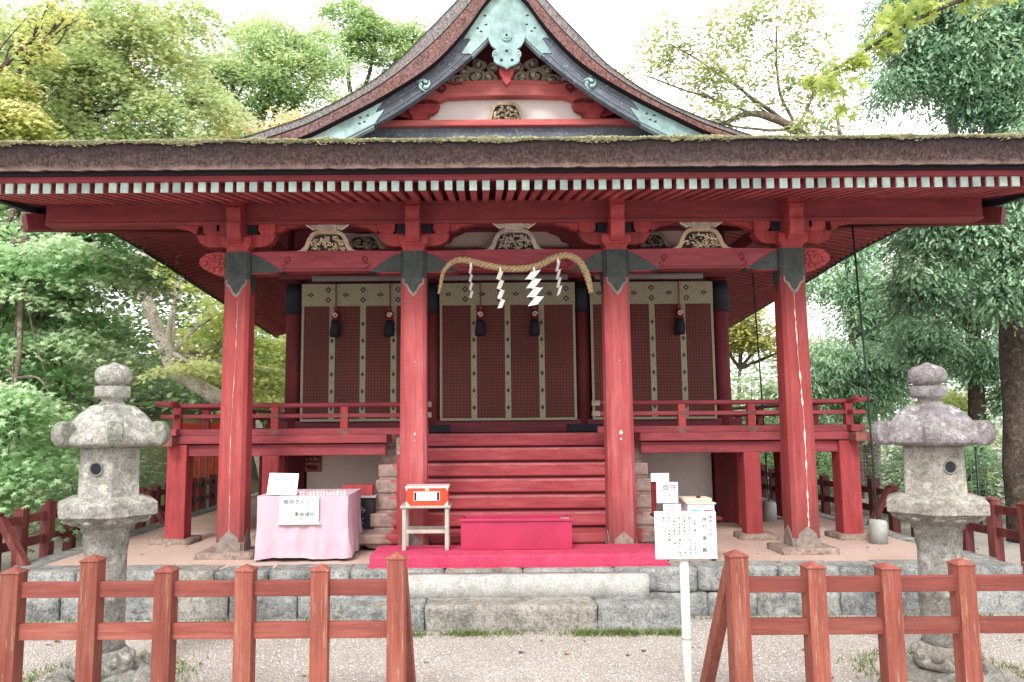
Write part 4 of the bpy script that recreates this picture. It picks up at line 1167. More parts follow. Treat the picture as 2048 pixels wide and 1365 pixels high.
mb = MB(); mb.box(-.938, -.717, 6.9575, 6.961, .932, 1.001, 1); mb.box(-.918, -.737, 6.955, 6.9585, .930, 1.003, 0)
text(mb, 'お守り', (-.828, 6.954, .984), .022, 2); text(mb, '初穂料', (-.865, 6.954, .946), .018, 2); text(mb, 'お納め', (-.79, 6.954, .946), .018, 2)
mb.build('label', ['white', 'ink', 'inkblue'], lp)

# pink table
tb = thing('covered_table', 'table draped to the ground in pale pink cloth left of the stairs', 'table', (-1.97, 7.4, PZ))
def drape():
    mb = MB(); x0, x1, y0, y1, zt, zb = -2.385, -1.555, 7.12, 7.86, .965, .408
    per = []
    for x in np.linspace(x0, x1, 70): per.append((x, y0, 0, -1))
    for y in np.linspace(y0, y1, 50)[1:]: per.append((x1, y, 1, 0))
    for x in np.linspace(x1, x0, 30)[1:]: per.append((x, y1, 0, 1))
    for y in np.linspace(y1, y0, 30)[1:-1]: per.append((x0, y, -1, 0))
    rows = 16; n = len(per); vs = []
    for r_ in range(rows + 1):
        t = r_ / rows
        for i, (x, y, nx, ny) in enumerate(per):
            u = x * 1.0 + y * 1.3
            f = (.010 * math.sin(u * 23 + 2 * mnoise.noise(Vector((u * 3, 2, t)))) + .006 * math.sin(u * 47 + 1) + .030 * mnoise.noise(Vector((u * 7, 0, t * 1.6))) + .012 * mnoise.noise(Vector((u * 19, 4, t * 5)))) * (t ** .7) + .014 * t
            z = zt + (zb - zt) * t + (.008 * math.sin(u * 9) if r_ == rows else 0)
            if r_ == 0: f = 0
            vs.append((x + nx * f, y + ny * f, z))
    fs = [(r_ * n + i, (r_ + 1) * n + i, (r_ + 1) * n + (i + 1) % n, r_ * n + (i + 1) % n) for r_ in range(rows) for i in range(n)]
    mb.add(vs, [f[::-1] for f in fs], 0, True)
    mb.add([(x0, y0, zt), (x1, y0, zt), (x1, y1, zt), (x0, y1, zt)], [(0, 1, 2, 3)], 0)
    return mb
drape().build('tablecloth', 'pinkcloth', tb)
mb = MB()
for x in (-2.33, -1.61):
    for y in (7.18, 7.8): mb.box(x - .02, x + .02, y - .02, y + .02, PZ, .93)
mb.box(-2.36, -1.58, 7.15, 7.83, .93, .955); mb.build('table_frame', 'navy', tb)
# sign leaning on table: tilted board
def board(name, label, cat, c, w, h, tilt, roll, lines, mats=('white', 'ink', 'inkred'), edge=None, th=.008):
    """sign board facing -Y; lines = list of (text, u, v, size, mat)"""
    mb = MB(); X = Vector((math.cos(roll), 0, math.sin(roll))); Zr = Vector((-math.sin(roll) , 0, math.cos(roll)))
    Z = Vector((Zr.x, math.sin(tilt), Zr.z * math.cos(tilt))); N = X.cross(Z)
    C_ = Vector(c)
    q = [C_ + X * a * w / 2 + Z * b * h / 2 + N * d for d in (0, -th) for a, b in ((-1, -1), (1, -1), (1, 1), (-1, 1))]
    mb.add(q, [(0, 1, 2, 3), (7, 6, 5, 4), (0, 4, 5, 1), (1, 5, 6, 2), (2, 6, 7, 3), (3, 7, 4, 0)], 0)
    for s_, u, v, size, m in lines: text(mb, s_, C_ + X * u + Z * v + N * .0025, size, m + 1, X, Z)
    o = mb.build(name, list(mats)); tag(o, label, cat)
    return o
board('card_sign', 'white printed card tilted back on the left of the pink table top', 'sign', (-2.165, 7.16, 1.070), .27, .20, .32, -.03,
      [('絵馬のお納めについて', -.01, .076, .023, 0), ('祈願のご奉納の方は', 0, .042, .021, 0), ('お名前 ご住所 をご記入', 0, .006, .019, 0), ('ご奉納くださいませ 社務所', 0, -.032, .018, 0), ('談山神社', 0, -.072, .017, 0)])
t = board('paper_sign', 'white handwritten sheet hung on the front of the pink tablecloth', 'sign', (-1.995, 7.088, .848), .355, .235, .0, -.015,
      [('願命芝人どく', 0, .065, .050, 0), ('奉納場所', .05, -.045, .046, 0)])
mb = MB(); mb.box(-2.19, -1.80, 7.075, 7.092, .713, .731); mb.build('sheet_rail', 'pinkwhite', t)
# small white folded paper figures along the table edge
fig = None
for k in range(14):
    x = -2.0 + k * .031
    mb = MB(); r = random.Random(k)
    mb.prism([(-.012, 0), (.012, 0), (.008, .014), (.013, .02), (.006, .038), (-.006, .036), (-.013, .02), (-.007, .014)], 'y', -.006, .006)
    mb.blob((0, -.002, .036), (.008, .008, .009), 0, 1, .1)
    if fig is None:
        fig = mb.build('paper_figure', 'pinkwhite'); o = fig
    else:
        o = fig.copy(); COL.objects.link(o)
    o.location = (x, 7.15 + r.uniform(-.006, .02), .966); o.rotation_euler = (0, 0, r.uniform(-.9, .9)); o.scale = (1, 1, r.uniform(.7, 1.1))
    tag(o, 'one of the tiny pinkish white paper figures lined up along the pink table edge', 'paper figure', 'paper figures along the pink table')
# dark cabinet right of the table
cb = thing('fortune_cabinet', 'small dark cabinet with a red top box between pink table and stair', 'cabinet', (-1.60, 8.0, PZ))
mb = MB(); mb.box(-1.78, -1.44, 7.98, 8.2, PZ + .002, .86, 0, .005); vtext(mb, 'みくじ', -1.56, 7.977, .74, .075, .105, 1); mb.build('cabinet_body', ['navy', 'carving_grey'], cb)
mb = MB(); mb.box(-1.80, -1.42, 7.96, 8.22, .862, .885, 0, .004); mb.build('ledge', 'steel', cb)
mb = MB(); mb.box(-1.77, -1.46, 7.99, 8.18, .886, .99, 0, .006); mb.build('top_box', 'red', cb)

# notice on a post, close to camera
nt = thing('notice_board', 'white notice board with vertical black writing on a pale pipe in the foreground', 'sign', (.73, 4.12, 0))
mb = MB(); mb.tube([(.728, 4.13, -.02), (.728, 4.13, .93)], .0235, 16); mb.build('post', 'signpost', nt)
mb = MB(); mb.tube([(.728, 4.13, .485), (.728, 4.13, .50)], .026, 16); mb.build('post_band', 'steel', nt)
mb = MB(); bx0, bx1, bz0, bz1 = .573, .892, .897, 1.140
mb.box(bx0, bx1, 4.088, 4.104, bz0, bz1, 0, .003); bd = mb.build('board', 'white', nt)
mb = MB(); y = 4.0865
vtext(mb, '重要文化財', bx1 - .028, y, 1.112, .020, .0225, 1, .02)
vtext(mb, '摂社', bx1 - .062, y, 1.098, .026, .034, 0, .02); vtext(mb, '東', bx1 - .062, y, 1.004, .027, .03, 0, .02); vtext(mb, '殿', bx1 - .062, y, .942, .029, .03, 0, .02)
vtext(mb, 'と う', bx1 - .086, y, 1.0, .010, .012, 0); vtext(mb, 'で ん', bx1 - .086, y, .951, .010, .012, 0)
cols = ['祭神 鎌足公 定慧和尚', '鏡女王を祀り元和五年造替', '本殿を移築したもので一間社', '春日造檜皮葺で極彩色の彫刻', '恋神社 縁結びの神として', '崇められ良縁祈願の方が', '参拝される']
for i, s_ in enumerate(cols): vtext(mb, s_, bx1 - .112 - i * .0268, y, 1.106 if i else 1.092, .0145, .0160, 0, .018)
mb.build('lettering', ['ink', 'inkred'], bd)
mb = MB(); mb.box(.70, .756, 4.104, 4.112, .93, 1.10); mb.build('bracket', 'steel', nt)

# amulet counter standing behind the notice board
ct = thing('amulet_stand', 'dark stand at the right end of the carpet behind the notice board', 'stand', (1.5, 7.15, PZ))
mb = MB()
for x in (1.30, 1.72):
    for yy in (7.0, 7.3): mb.box(x - .018, x + .018, yy - .018, yy + .018, PZ, .74)
mb.build('stand_leg', 'navy', ct)
mb = MB(); mb.box(1.24, 1.80, 6.95, 7.34, .74, .765, 0, .004); mb.box(1.27, 1.75, 6.99, 7.31, .48, .50); mb.build('shelf', 'maroon', ct)
mb = MB(); mb.box(1.225, 1.262, 7.16, 7.20, .765, 1.09, 0, .004); mb.build('back_post', 'maroon', ct)
board('card_sign', 'small blank looking white card topmost on the maroon upright', 'sign', (1.300, 7.145, 1.105), .165, .076, 0, 0, [('良縁祈願', 0, .0, .026, 0)], mats=('white', 'signpost'))
board('card_sign', 'white card with blue handwriting propped under the topmost card', 'sign', (1.352, 7.10, .972), .195, .19, .04, -.02, [('御守', .02, .045, .065, 0), ('恋', .02, -.02, .03, 1), ('五百円', -.055, .01, .018, 1), ('授与', .07, .0, .014, 1)], mats=('white', 'inkblue', 'ink'))
board('card_sign', 'small white card with one line of writing just above the notice board', 'sign', (1.375, 7.03, .842), .16, .066, .1, 0, [('お守り おみくじ', 0, .01, .018, 0), ('授与所', -.01, -.016, .014, 0)])
wb = thing('slip_box', 'white box with a blue and a red bar on its front behind the notice board', 'box', (1.64, 7.15, .765))
mb = MB(); mb.box(1.515, 1.755, 7.03, 7.27, .766, .872, 0, .004); mb.build('box_body', 'white', wb)
mb = MB(); mb.box(1.505, 1.768, 7.02, 7.28, .872, .886, 0, .004); mb.build('lid', 'pinkwhite', wb)
mb = MB(); mb.box(1.535, 1.63, 7.026, 7.031, .802, .822, 0); mb.box(1.66, 1.74, 7.026, 7.031, .802, .822, 1); text(mb, 'おみくじ', (1.635, 7.0275, .852), .018, 2); mb.build('label_bar', [flat('cyan_label', (.05, .40, .55)), flat('crimson_label', (.45, .02, .06)), M['ink']], wb)
bs = thing('wooden_tray', 'shallow pale wooden tray of slips lying on the white box', 'tray', (1.62, 7.2, .887))
mb = MB(); mb.box(1.49, 1.745, 7.06, 7.25, .887, .925, 0, .012); mb.build('tray', 'pale_wood', bs)
mb = MB(); mb.blob((1.625, 7.08, .93), (.022, .02, .013), 0, 2, .3); mb.build('slip', 'ink', bs)
# small red placard on under-floor panel
pc = thing('fire_notice', 'small dark red and pink placard fixed on the white panel under the left veranda', 'placard', (-2.45, 9.66, 1.02))
mb = MB(); mb.box(-2.545, -2.335, 9.655, 9.675, 1.03, 1.225); mb.build('plate', 'maroon', pc)
mb = MB(); mb.box(-2.54, -2.34, 9.6505, 9.656, 1.035, 1.145, 0)
for i, ch in enumerate('火の用心'): text(mb, ch, (-2.515 + i * .05, 9.650, 1.185), .042, 1)
mb.blob((-2.43, 9.648, 1.085), (.06, .004, .03), 2, 2, .5, 2); mb.blob((-2.50, 9.648, 1.10), (.025, .004, .02), 2, 1, .4, 3)
mb.build('picture', [flat('placard_pink', (.42, .16, .15)), M['pinkwhite'], M['maroon']], pc)

# ------------------------------------------------------------------ stone lanterns
def lantern():
    t = thing('stone_lantern', '', 'stone lantern', (0, 0, 0), world=False, group='stone lanterns flanking the shrine')
    g = 'granite'
    mb = MB(); mb.lathe([(.36, -.05), (.35, .02), (.31, .055), (.22, .075)], 16, jit=.07, seed=3); mb.build('base_rock', g, t)
    mb = MB(); mb.lathe([(.205, .06), (.205, .10), (.195, .115), (.18, .16), (.17, .19), (.155, .205)], 24, jit=.006)
    for k in range(10):
        a = 2 * PI * k / 10; mb.blob((.172 * math.cos(a), .172 * math.sin(a), .14), (.048, .048, .045), 0, 2, .1, k)
    mb.build('lotus_base', g, t)
    mb = MB(); mb.lathe([(.150, .20), (.142, .24), (.138, .50), (.150, .515), (.152, .56), (.139, .575), (.136, .80), (.145, .86), (.147, .93), (.160, .94), (.160, .975), (.15, .98)], 28, jit=.008); mb.build('shaft', 'granite_shaft', t)
    mb = MB()
    H = PI / 6 + PI / 2
    mb.lathe([(.155, .965), (.20, .985), (.265, 1.02), (.30, 1.04)], 24, jit=.010)
    for k in range(12):
        a = 2 * PI * k / 12; mb.blob((.235 * math.cos(a), .235 * math.sin(a), 1.015), (.05, .05, .025), 0, 2, .15, k)
    mb.lathe([(.328, 1.038), (.350, 1.046), (.352, 1.122), (.338, 1.135), (.24, 1.165)], 6, rot=PI / 2, smooth=False, jit=.004, seed=5)
    mb.build('platform_block', g, t, bevel=.008)
    # fire box with round holes cut as dark sockets
    mb = MB(); mb.lathe([(.222, 1.155), (.216, 1.17), (.210, 1.46), (.20, 1.48)], 6, rot=PI / 2, smooth=False, jit=.003)
    fb = mb.build('fire_box', g, t, bevel=.008)
    mb = MB()
    for k in range(6):
        a = k * PI / 3; d = .213 * math.cos(PI / 6) + .002; c = Vector((d * math.cos(a), d * math.sin(a), 1.345)); tx = Vector((-math.sin(a), math.cos(a), 0))
        if k == 4:
            mb.add([c + tx * .035 * math.cos(b) + Vector((0, 0, .035 * math.sin(b))) + Vector((math.cos(a), math.sin(a), 0)) * .004 for b in np.linspace(0, 2 * PI, 16, endpoint=False)], [tuple(range(16))], 0)
            mb.tube([c + tx * .043 * math.cos(b) + Vector((0, 0, .043 * math.sin(b))) + Vector((math.cos(a), math.sin(a), 0)) * .001 for b in np.linspace(0, 2 * PI, 19)], .007, 6, 1)
    mb.build('light_hole', ['navy', 'granite_moss'], fb)
    # hexagonal roof with upturned scrolls
    mb = MB(); rows = [(.06, 1.765), (.10, 1.757), (.16, 1.732), (.225, 1.69), (.270, 1.648), (.310, 1.600), (.338, 1.566), (.360, 1.552), (.364, 1.508), (.35, 1.496), (.28, 1.486), (.20, 1.475)]
    n = 48; vs = []
    for (r_, z) in rows:
        for j in range(n):
            a = 2 * PI * j / n; u = ((a - PI / 2) % (PI / 3)) / (PI / 3) - .5   # distance from corner in [-.5,.5]
            hexr = math.cos(PI / 6) / math.cos((abs(u) * PI / 3) - 0) if False else math.cos(PI / 6) / math.cos(((a - PI / 2) % (PI / 3)) - PI / 6)
            rr = r_ * (hexr if r_ > .18 else (hexr + 1) / 2)
            rib = .012 * max(0, 1 - min(((a - PI / 2) % (PI / 3)), PI / 3 - ((a - PI / 2) % (PI / 3))) / .09) if .1 < r_ < .33 else 0
            p = Vector((rr * math.cos(a), rr * math.sin(a), z + rib))
            p += Vector((0, 0, .005 * mnoise.noise(p * 12)))
            vs.append(p)
    k = len(rows)
    mb.add(vs, [(i * n + j, (i + 1) * n + j, (i + 1) * n + (j + 1) % n, i * n + (j + 1) % n) for i in range(k - 1) for j in range(n)] + [tuple(range(n)), tuple((k - 1) * n + j for j in range(n))[::-1]], 0, True)
    rf = mb.build('lantern_roof', g, t)
    for q in range(6):
        a = PI / 2 + q * PI / 3; d = Vector((math.cos(a), math.sin(a), 0)); tx = Vector((-d.y, d.x, 0)); mb = MB()
        c = d * .340 + Vector((0, 0, 1.566)); vs = []
        pr = [d * (.066 * math.cos(b)) + Vector((0, 0, .082 * math.sin(b))) for b in np.linspace(0, 2 * PI, 14, endpoint=False)]
        for w in (-.047, -.038, .038, .047):
            sc_ = .86 if abs(w) > .042 else 1
            vs += [c + p * sc_ + tx * w for p in pr]
        mm = 14
        mb.add(vs, [(i * mm + j, i * mm + (j + 1) % mm, (i + 1) * mm + (j + 1) % mm, (i + 1) * mm + j) for i in range(3) for j in range(mm)] + [tuple(range(mm))[::-1], tuple(3 * mm + j for j in range(mm))], 0)
        mb.build('roof_scroll', 'granite_moss', rf)
    mb = MB(); mb.lathe([(.10, 1.745), (.085, 1.765), (.070, 1.782), (.074, 1.795), (.108, 1.803), (.114, 1.812), (.117, 1.868), (.108, 1.876), (.082, 1.880), (.080, 1.888), (.105, 1.897), (.120, 1.918), (.124, 1.945), (.117, 1.978), (.09, 2.005), (.045, 2.022), (.012, 2.038)], 28, jit=.006); mb.build('finial', g, t)
    return t
la = lantern(); la.location = (-2.76, 5.07, 0); la.rotation_euler = (0, 0, .52); la.scale = (.93, .93, .995)
la['label'] = 'stone lantern at left, grey and lichen covered, in front of the maple'
lb = copy_thing(la, (2.615, 5.07, 0), -.50, 'stone lantern at right, mauve grey with plain block corners, before the conifers'); lb.scale = (.93, .93, .975)
for ch in lb.children:
    for o in ch.children:
        if o.name.startswith('light_hole'): o.rotation_euler = (0, 0, PI / 3)
    for o in [ch] + list(ch.children):
        if o.data.materials[0].name in ('lantern_granite', 'lantern_scroll'):
            o.data = o.data.copy(); o.data.materials[0] = M['granite_c' if o.name.split('.')[0] in ('fire_box', 'platform_block', 'base_rock', 'lotus_base') else 'granite_b']

# ------------------------------------------------------------------ fences
def fpost(mb, x, y, z0, z1, w, m=0, ax=0.0):
    c, s = math.cos(ax), math.sin(ax)
    q = lambda u, v, z: (x + u * c - v * s, y + u * s + v * c, z)
    h = w / 2; e = .006
    vs = [q(a * h, b * h, z0) for a, b in ((-1, -1), (1, -1), (1, 1), (-1, 1))] + [q(a * h, b * h, z1 - .036) for a, b in ((-1, -1), (1, -1), (1, 1), (-1, 1))]
    vs += [q(a * (h + e), b * (h + e), z1 - .036) for a, b in ((-1, -1), (1, -1), (1, 1), (-1, 1))] + [q(a * (h + e), b * (h + e), z1 - .029) for a, b in ((-1, -1), (1, -1), (1, 1), (-1, 1))] + [q(0, 0, z1)]
    fs = [(3, 2, 1, 0)]
    for r_ in range(3):
        for j in range(4): fs.append((r_ * 4 + j, r_ * 4 + (j + 1) % 4, (r_ + 1) * 4 + (j + 1) % 4, (r_ + 1) * 4 + j))
    for j in range(4): fs.append((12 + j, 12 + (j + 1) % 4, 16))
    mb.add(vs, fs, m)
def front_fence(xs, tops, lab, x0, x1, braces):
    f = thing('low_fence', lab, 'fence', ((x0 + x1) / 2, 4.24, 0), group='low red fences in the foreground')
    for x, z in zip(xs, tops):
        mb = MB(); r = random.Random(int(x * 100)); fpost(mb, x, 4.245 + r.uniform(-.004, .004), -.02, z, .094 + r.uniform(-.003, .005), 0, r.uniform(-.05, .05)); mb.build('post', 'fence', f, bevel=.005)
    for z, h in ((.735, .082), (.517, .085)):
        mb = MB(); mb.box(x0, x1, 4.228, 4.262, z - h / 2, z + h / 2, 0, .005); mb.build('rail', 'fence_h', f)
    for x in braces:
        mb = MB(); mb.bar((x, 4.29, .80), (x, 4.86, .0), .06, .085); mb.build('brace', 'fence', f, bevel=.005)
    return f
front_fence([-3.70, -3.28, -2.85, -2.43, -2.03, -1.60, -1.20, -.79], [.86, .855, .86, .92, .862, .865, .862, .922], 'low red wooden fence at lower left with pyramid topped posts, six in view', -3.75, -.80, (-.77,))
front_fence([1.04, 1.45, 1.85, 2.25, 2.66, 3.08], [.92, .858, .85, .868, .86, .92], 'low red wooden fence at lower right, starting beside the notice board pole', 1.04, 3.12, (1.02, 3.08))

def side_fence(pts, lab, sd, brace_at=(), inward=1):
    r = random.Random(sd); f = thing('low_fence', lab, 'fence', (*pts[0][:2], 0), group='low red fences around the platform')
    P_ = [Vector(p) for p in pts]; k = 0
    for a, b in zip(P_, P_[1:]):
        d = (b - a); n = max(1, int(round(d.length / .42))); ang = math.atan2(d.y, d.x); nrm = Vector((-d.y, d.x, 0)).normalized() * inward
        for i in range(n):
            p = a + d * i / n; mb = MB(); fpost(mb, p.x + r.uniform(-.012, .012), p.y, -.02, .855 + (.05 if k % 4 == 0 else 0) + r.uniform(-.012, .012), .094, 0, ang + r.uniform(-.05, .05)); mb.build('post', 'side_fence', f)
            if k in brace_at:
                mb = MB(); mb.bar(p + nrm * .05 + Vector((0, 0, .80)), p + nrm * .50 + Vector((0, 0, .04)), .085, .06); mb.build('brace', 'side_fence', f)
            k += 1
        for z, h in ((.735, .08), (.517, .08), (.20, .07)):
            mb = MB(); mb.bar(a + Vector((0, 0, z)), b + Vector((0, 0, z)), .034, h); mb.build('rail', 'side_fence', f)
    return f
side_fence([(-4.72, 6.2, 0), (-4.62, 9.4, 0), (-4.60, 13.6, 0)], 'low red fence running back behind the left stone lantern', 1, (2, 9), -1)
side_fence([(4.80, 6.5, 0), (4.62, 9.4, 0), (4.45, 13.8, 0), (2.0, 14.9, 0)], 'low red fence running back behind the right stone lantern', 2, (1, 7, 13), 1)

# poles in concrete footings
for (x, y, z0, top, lab) in ((3.66, 7.92, PZ, (3.60, 7.95, 3.72), 'thin dark green pole in a concrete footing outside the right veranda corner'), (3.24, 9.75, PZ, (3.16, 9.75, 3.72), 'thin dark pole in a concrete footing behind the front right pillar')):
    p = thing('steel_pole', lab, 'pole', (x, y, z0))
    mb = MB(); mb.tube([(x, y, z0), (x + (top[0] - x) * .5 + .01, y, (z0 + top[2]) / 2), top], .010, 10); mb.build('rod', 'greenpole', p)
    mb = MB(); mb.lathe([(.088, z0), (.085, z0 + .20), (.078, z0 + .23), (.03, z0 + .235)], 18, (x, y, 0), jit=.01); mb.build('footing', 'concrete', p)

# wire mesh fence
wf = thing('wire_fence', 'pale grid wire fence under the conifers on the right', 'fence', (7, 11.5, 0))
mb = MB(); x0, x1, y = 5.0, 11.0, 11.5
x = x0
while x <= x1:
    mb.tube([(x, y + .03 * math.sin(x * 3), 0), (x + .02 * math.sin(x * 5), y, 1.14)], .0032, 4); x += .105
for z in np.linspace(.08, 1.13, 11):
    mb.tube([(xx, y + .02 * math.sin(xx * 2 + z), z + .012 * math.sin(xx * 2.3 + z * 3)) for xx in np.linspace(x0, x1, 30)], .003, 4)
mb.build('mesh', 'wire', wf)
for x in (5.0, 7.0, 9.0, 11.0):
    mb = MB(); mb.tube([(x, y + .03, -.02), (x, y + .03, 1.22)], .02, 8); mb.build('post', 'greenpole', wf)

# vermilion corridor rail seen under the left veranda
vr = thing('vermilion_screen', 'bright vermilion slatted screen with gilt feet glimpsed beneath the left veranda', 'screen', (-5.1, 12.9, 0))
mb = MB(); 
for k in range(8): mb.box(-5.44 + k * .11, -5.38 + k * .11, 12.9, 12.95, .72, 1.55, 0, .006)
mb.build('slat', 'vermilion', vr)
mb = MB()
for z0, z1 in ((.66, .72), (1.2, 1.26), (1.55, 1.66)): mb.box(-5.48, -4.55, 12.88, 12.97, z0, z1, 0, .006)
mb.build('rail', 'vermilion', vr)
mb = MB()
for k in range(8): mb.box(-5.448 + k * .11, -5.372 + k * .11, 12.89, 12.96, .60, .70, 0, .01)
mb.build('gilt_foot', 'gold', vr)
mb = MB()
for k in range(3): mb.box(-5.46 + k * .4, -5.36 + k * .4, 12.88, 12.98, 0, .6)
mb.build('leg', 'vermilion', vr)

# ------------------------------------------------------------------ vegetation
TEMPL = {
    'maple': np.array([(0, -.5, 0), (.18, -.12, .04), (.55, -.18, -.05), (.26, .12, .05), (.36, .5, -.06), (.06, .22, .06), (0, .62, -.05), (-.06, .22, .06), (-.36, .5, -.06), (-.26, .12, .05), (-.55, -.18, -.05), (-.18, -.12, .04)]),
    'oval': np.array([(0, -.5, 0), (.2, -.2, .05), (.24, .1, .03), (0, .55, -.06), (-.24, .1, .03), (-.2, -.2, .05)]),
    'needle': np.array([(.02, 0, 0), (.24, .36, -.04), (.05, .36, -.02), (.20, .74, -.12), (0, 1.05, -.20), (-.20, .74, -.12), (-.05, .36, -.02), (-.24, .36, -.04), (-.02, 0, 0)]),
}
def leaves(name, clumps, n, size, pal, parent, shape='maple', mat='leaf', flat_=.45, droop=.0, sub=26, subr=.34, seed=0, tilt=.5, accent=None, inner=.35, lift=.06):
    """clumps: (x,y,z, rx,ry,rz[,weight]) ellipsoids. Leaves gather in small sprays inside each ellipsoid."""
    g = np.random.default_rng(seed + 100)
    tp = TEMPL[shape]; k = len(tp)
    W = np.array([(c[6] if len(c) > 6 else 1.0) * (c[3] * c[4] * c[5]) ** (2 / 3) for c in clumps]); W = W / W.sum()
    Ps, Ts, Os = [], [], []
    for c, w in zip(clumps, W):
        m = max(8, int(n * w)); ns = max(4, int(sub * max(.4, (c[3] * c[4] * c[5]) ** (1 / 3))))
        d = g.normal(size=(ns, 3)); d /= np.linalg.norm(d, axis=1)[:, None]
        rad = g.uniform(inner, 1.0, ns) ** .6
        ce = np.array(c[:3]) + d * rad[:, None] * np.array(c[3:6])
        ct = g.uniform(0, 1, ns)
        idx = g.integers(0, ns, m)
        off = g.normal(size=(m, 3)) * subr * np.array([1, 1, flat_])
        if droop:
            rr = np.hypot(off[:, 0], off[:, 1]); off[:, 2] -= droop * rr ** 1.3
        Ps.append(ce[idx] + off)
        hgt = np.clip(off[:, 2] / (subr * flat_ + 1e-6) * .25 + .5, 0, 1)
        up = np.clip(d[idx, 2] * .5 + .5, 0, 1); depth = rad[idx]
        Ts.append(np.clip(.50 * ct[idx] + .24 * hgt + .20 * up + .16 * depth ** 2 + .20 * g.uniform(-.6, .8, m) + lift, 0, 1))  # light from above painted into the tint: tops and outer leaves paler, insides darker
        Os.append(off)
    Pp = np.concatenate(Ps); T = np.concatenate(Ts); O = np.concatenate(Os); N_ = len(Pp)
    keep = Pp[:, 2] > .02; Pp = Pp[keep]; T = T[keep]; O = O[keep]; N_ = len(Pp)
    s = size * g.uniform(.65, 1.3, N_)
    # frame: normal mostly up; heading outward from the spray centre
    nz = np.stack([g.normal(0, tilt, N_), g.normal(-.25, tilt, N_), np.ones(N_)], 1); nz /= np.linalg.norm(nz, axis=1)[:, None]
    hd = np.stack([O[:, 0], O[:, 1], O[:, 2] * .3 - droop * subr * .9], 1) + g.normal(0, .5 * subr, (N_, 3))
    hd -= (hd * nz).sum(1)[:, None] * nz; hd /= np.linalg.norm(hd, axis=1)[:, None] + 1e-9
    if shape == 'needle':
        hd[:, 2] -= droop * .9; hd /= np.linalg.norm(hd, axis=1)[:, None]
    sd_ = np.cross(hd, nz)
    V = Pp[:, None, :] + s[:, None, None] * (tp[None, :, 0, None] * sd_[:, None, :] + tp[None, :, 1, None] * hd[:, None, :] + tp[None, :, 2, None] * nz[:, None, :])
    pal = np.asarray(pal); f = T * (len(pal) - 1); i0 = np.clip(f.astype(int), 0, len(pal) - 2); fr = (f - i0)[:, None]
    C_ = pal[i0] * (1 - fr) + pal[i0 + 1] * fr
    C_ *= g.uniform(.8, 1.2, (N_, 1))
    if accent is not None:
        q = g.uniform(0, 1, N_) < accent[0]; C_[q] = np.array(accent[1]) * g.uniform(.7, 1.2, (q.sum(), 1))
    o = rawmesh(name, V.reshape(-1, 3), np.full(N_, k), np.repeat(C_, k, axis=0), mat)
    if parent is not None:
        o.parent = parent
        if parent.get('_w'): o.matrix_parent_inverse = Matrix.Translation(-parent.location)
    return o
def limb(mb, pts, r0, r1, n=9, wob=.03, seed=0):
    pts = smooth_tab([tuple(p) for p in pts]); k = len(pts); out = []; rad = []
    for i, p in enumerate(pts):
        p = Vector(p); q = Vector([mnoise.noise(p * 1.7 + Vector((seed, j * 5, 0))) for j in range(3)]) * wob
        out.append(p + q); t = i / max(1, k - 1); rad.append((r0 + (r1 - r0) * t) * (1 + .12 * mnoise.noise(p * 4)))
    mb.tube(out, rad, n)
    return out
def twigs(mb, start, targets, r0, seed=0, m=0):
    """branches from a limb to crown ellipsoids, each splitting into finer ones"""
    g = random.Random(seed); S = Vector(start)
    for c in targets:
        e = Vector(c[:3]); mid = S.lerp(e, .5) + Vector((g.uniform(-.2, .2), g.uniform(-.2, .2), g.uniform(-.1, .25)))
        path = limb(mb, [S, mid, e], r0, r0 * .35, 6, .04, seed)
        for _ in range(5):
            f = e + Vector((g.uniform(-1, 1) * c[3] * .8, g.uniform(-1, 1) * c[4] * .8, g.uniform(-.7, .8) * c[5] * .8)); st = path[int(len(path) * g.uniform(.55, .98))]
            m2 = st.lerp(f, .5) + Vector((g.uniform(-.15, .15), g.uniform(-.1, .1), g.uniform(-.05, .18)))
            limb(mb, [st, m2, f], r0 * .32, r0 * .10, 5, 0, seed + 1)
def tree(name, label, cat, base, trunk, r0, r1, clumps, n, size, pal, bark='bark', group='trees around the shrine', tw=.06, fork=None, **kw):
    t = thing(name, label, cat, base, group=group)
    mb = MB(); limb(mb, [base] + trunk, r0, r1, 12, .05, kw.get('seed', 0)); 
    o = mb.build('trunk', bark, t)
    if tw:
        mb = MB(); twigs(mb, fork or trunk[-1], clumps, tw, kw.get('seed', 0)); mb.build('branches', bark, t)
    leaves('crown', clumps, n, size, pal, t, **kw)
    return t
MAPLE = [(.022, .060, .024), (.080, .20, .070), (.23, .46, .19), (.47, .71, .38), (.70, .86, .58)]
YEL = [(.14, .26, .06), (.36, .48, .12), (.62, .66, .20), (.84, .78, .32), (.92, .86, .52)]
CED = [(.026, .066, .040), (.075, .175, .100), (.18, .35, .20), (.35, .55, .33), (.55, .72, .50)]
PALE = [(.09, .15, .08), (.22, .33, .17), (.40, .52, .32), (.58, .68, .46), (.70, .76, .56)]
LIME = [(.14, .26, .07), (.36, .52, .16), (.66, .76, .28), (.86, .88, .42)]

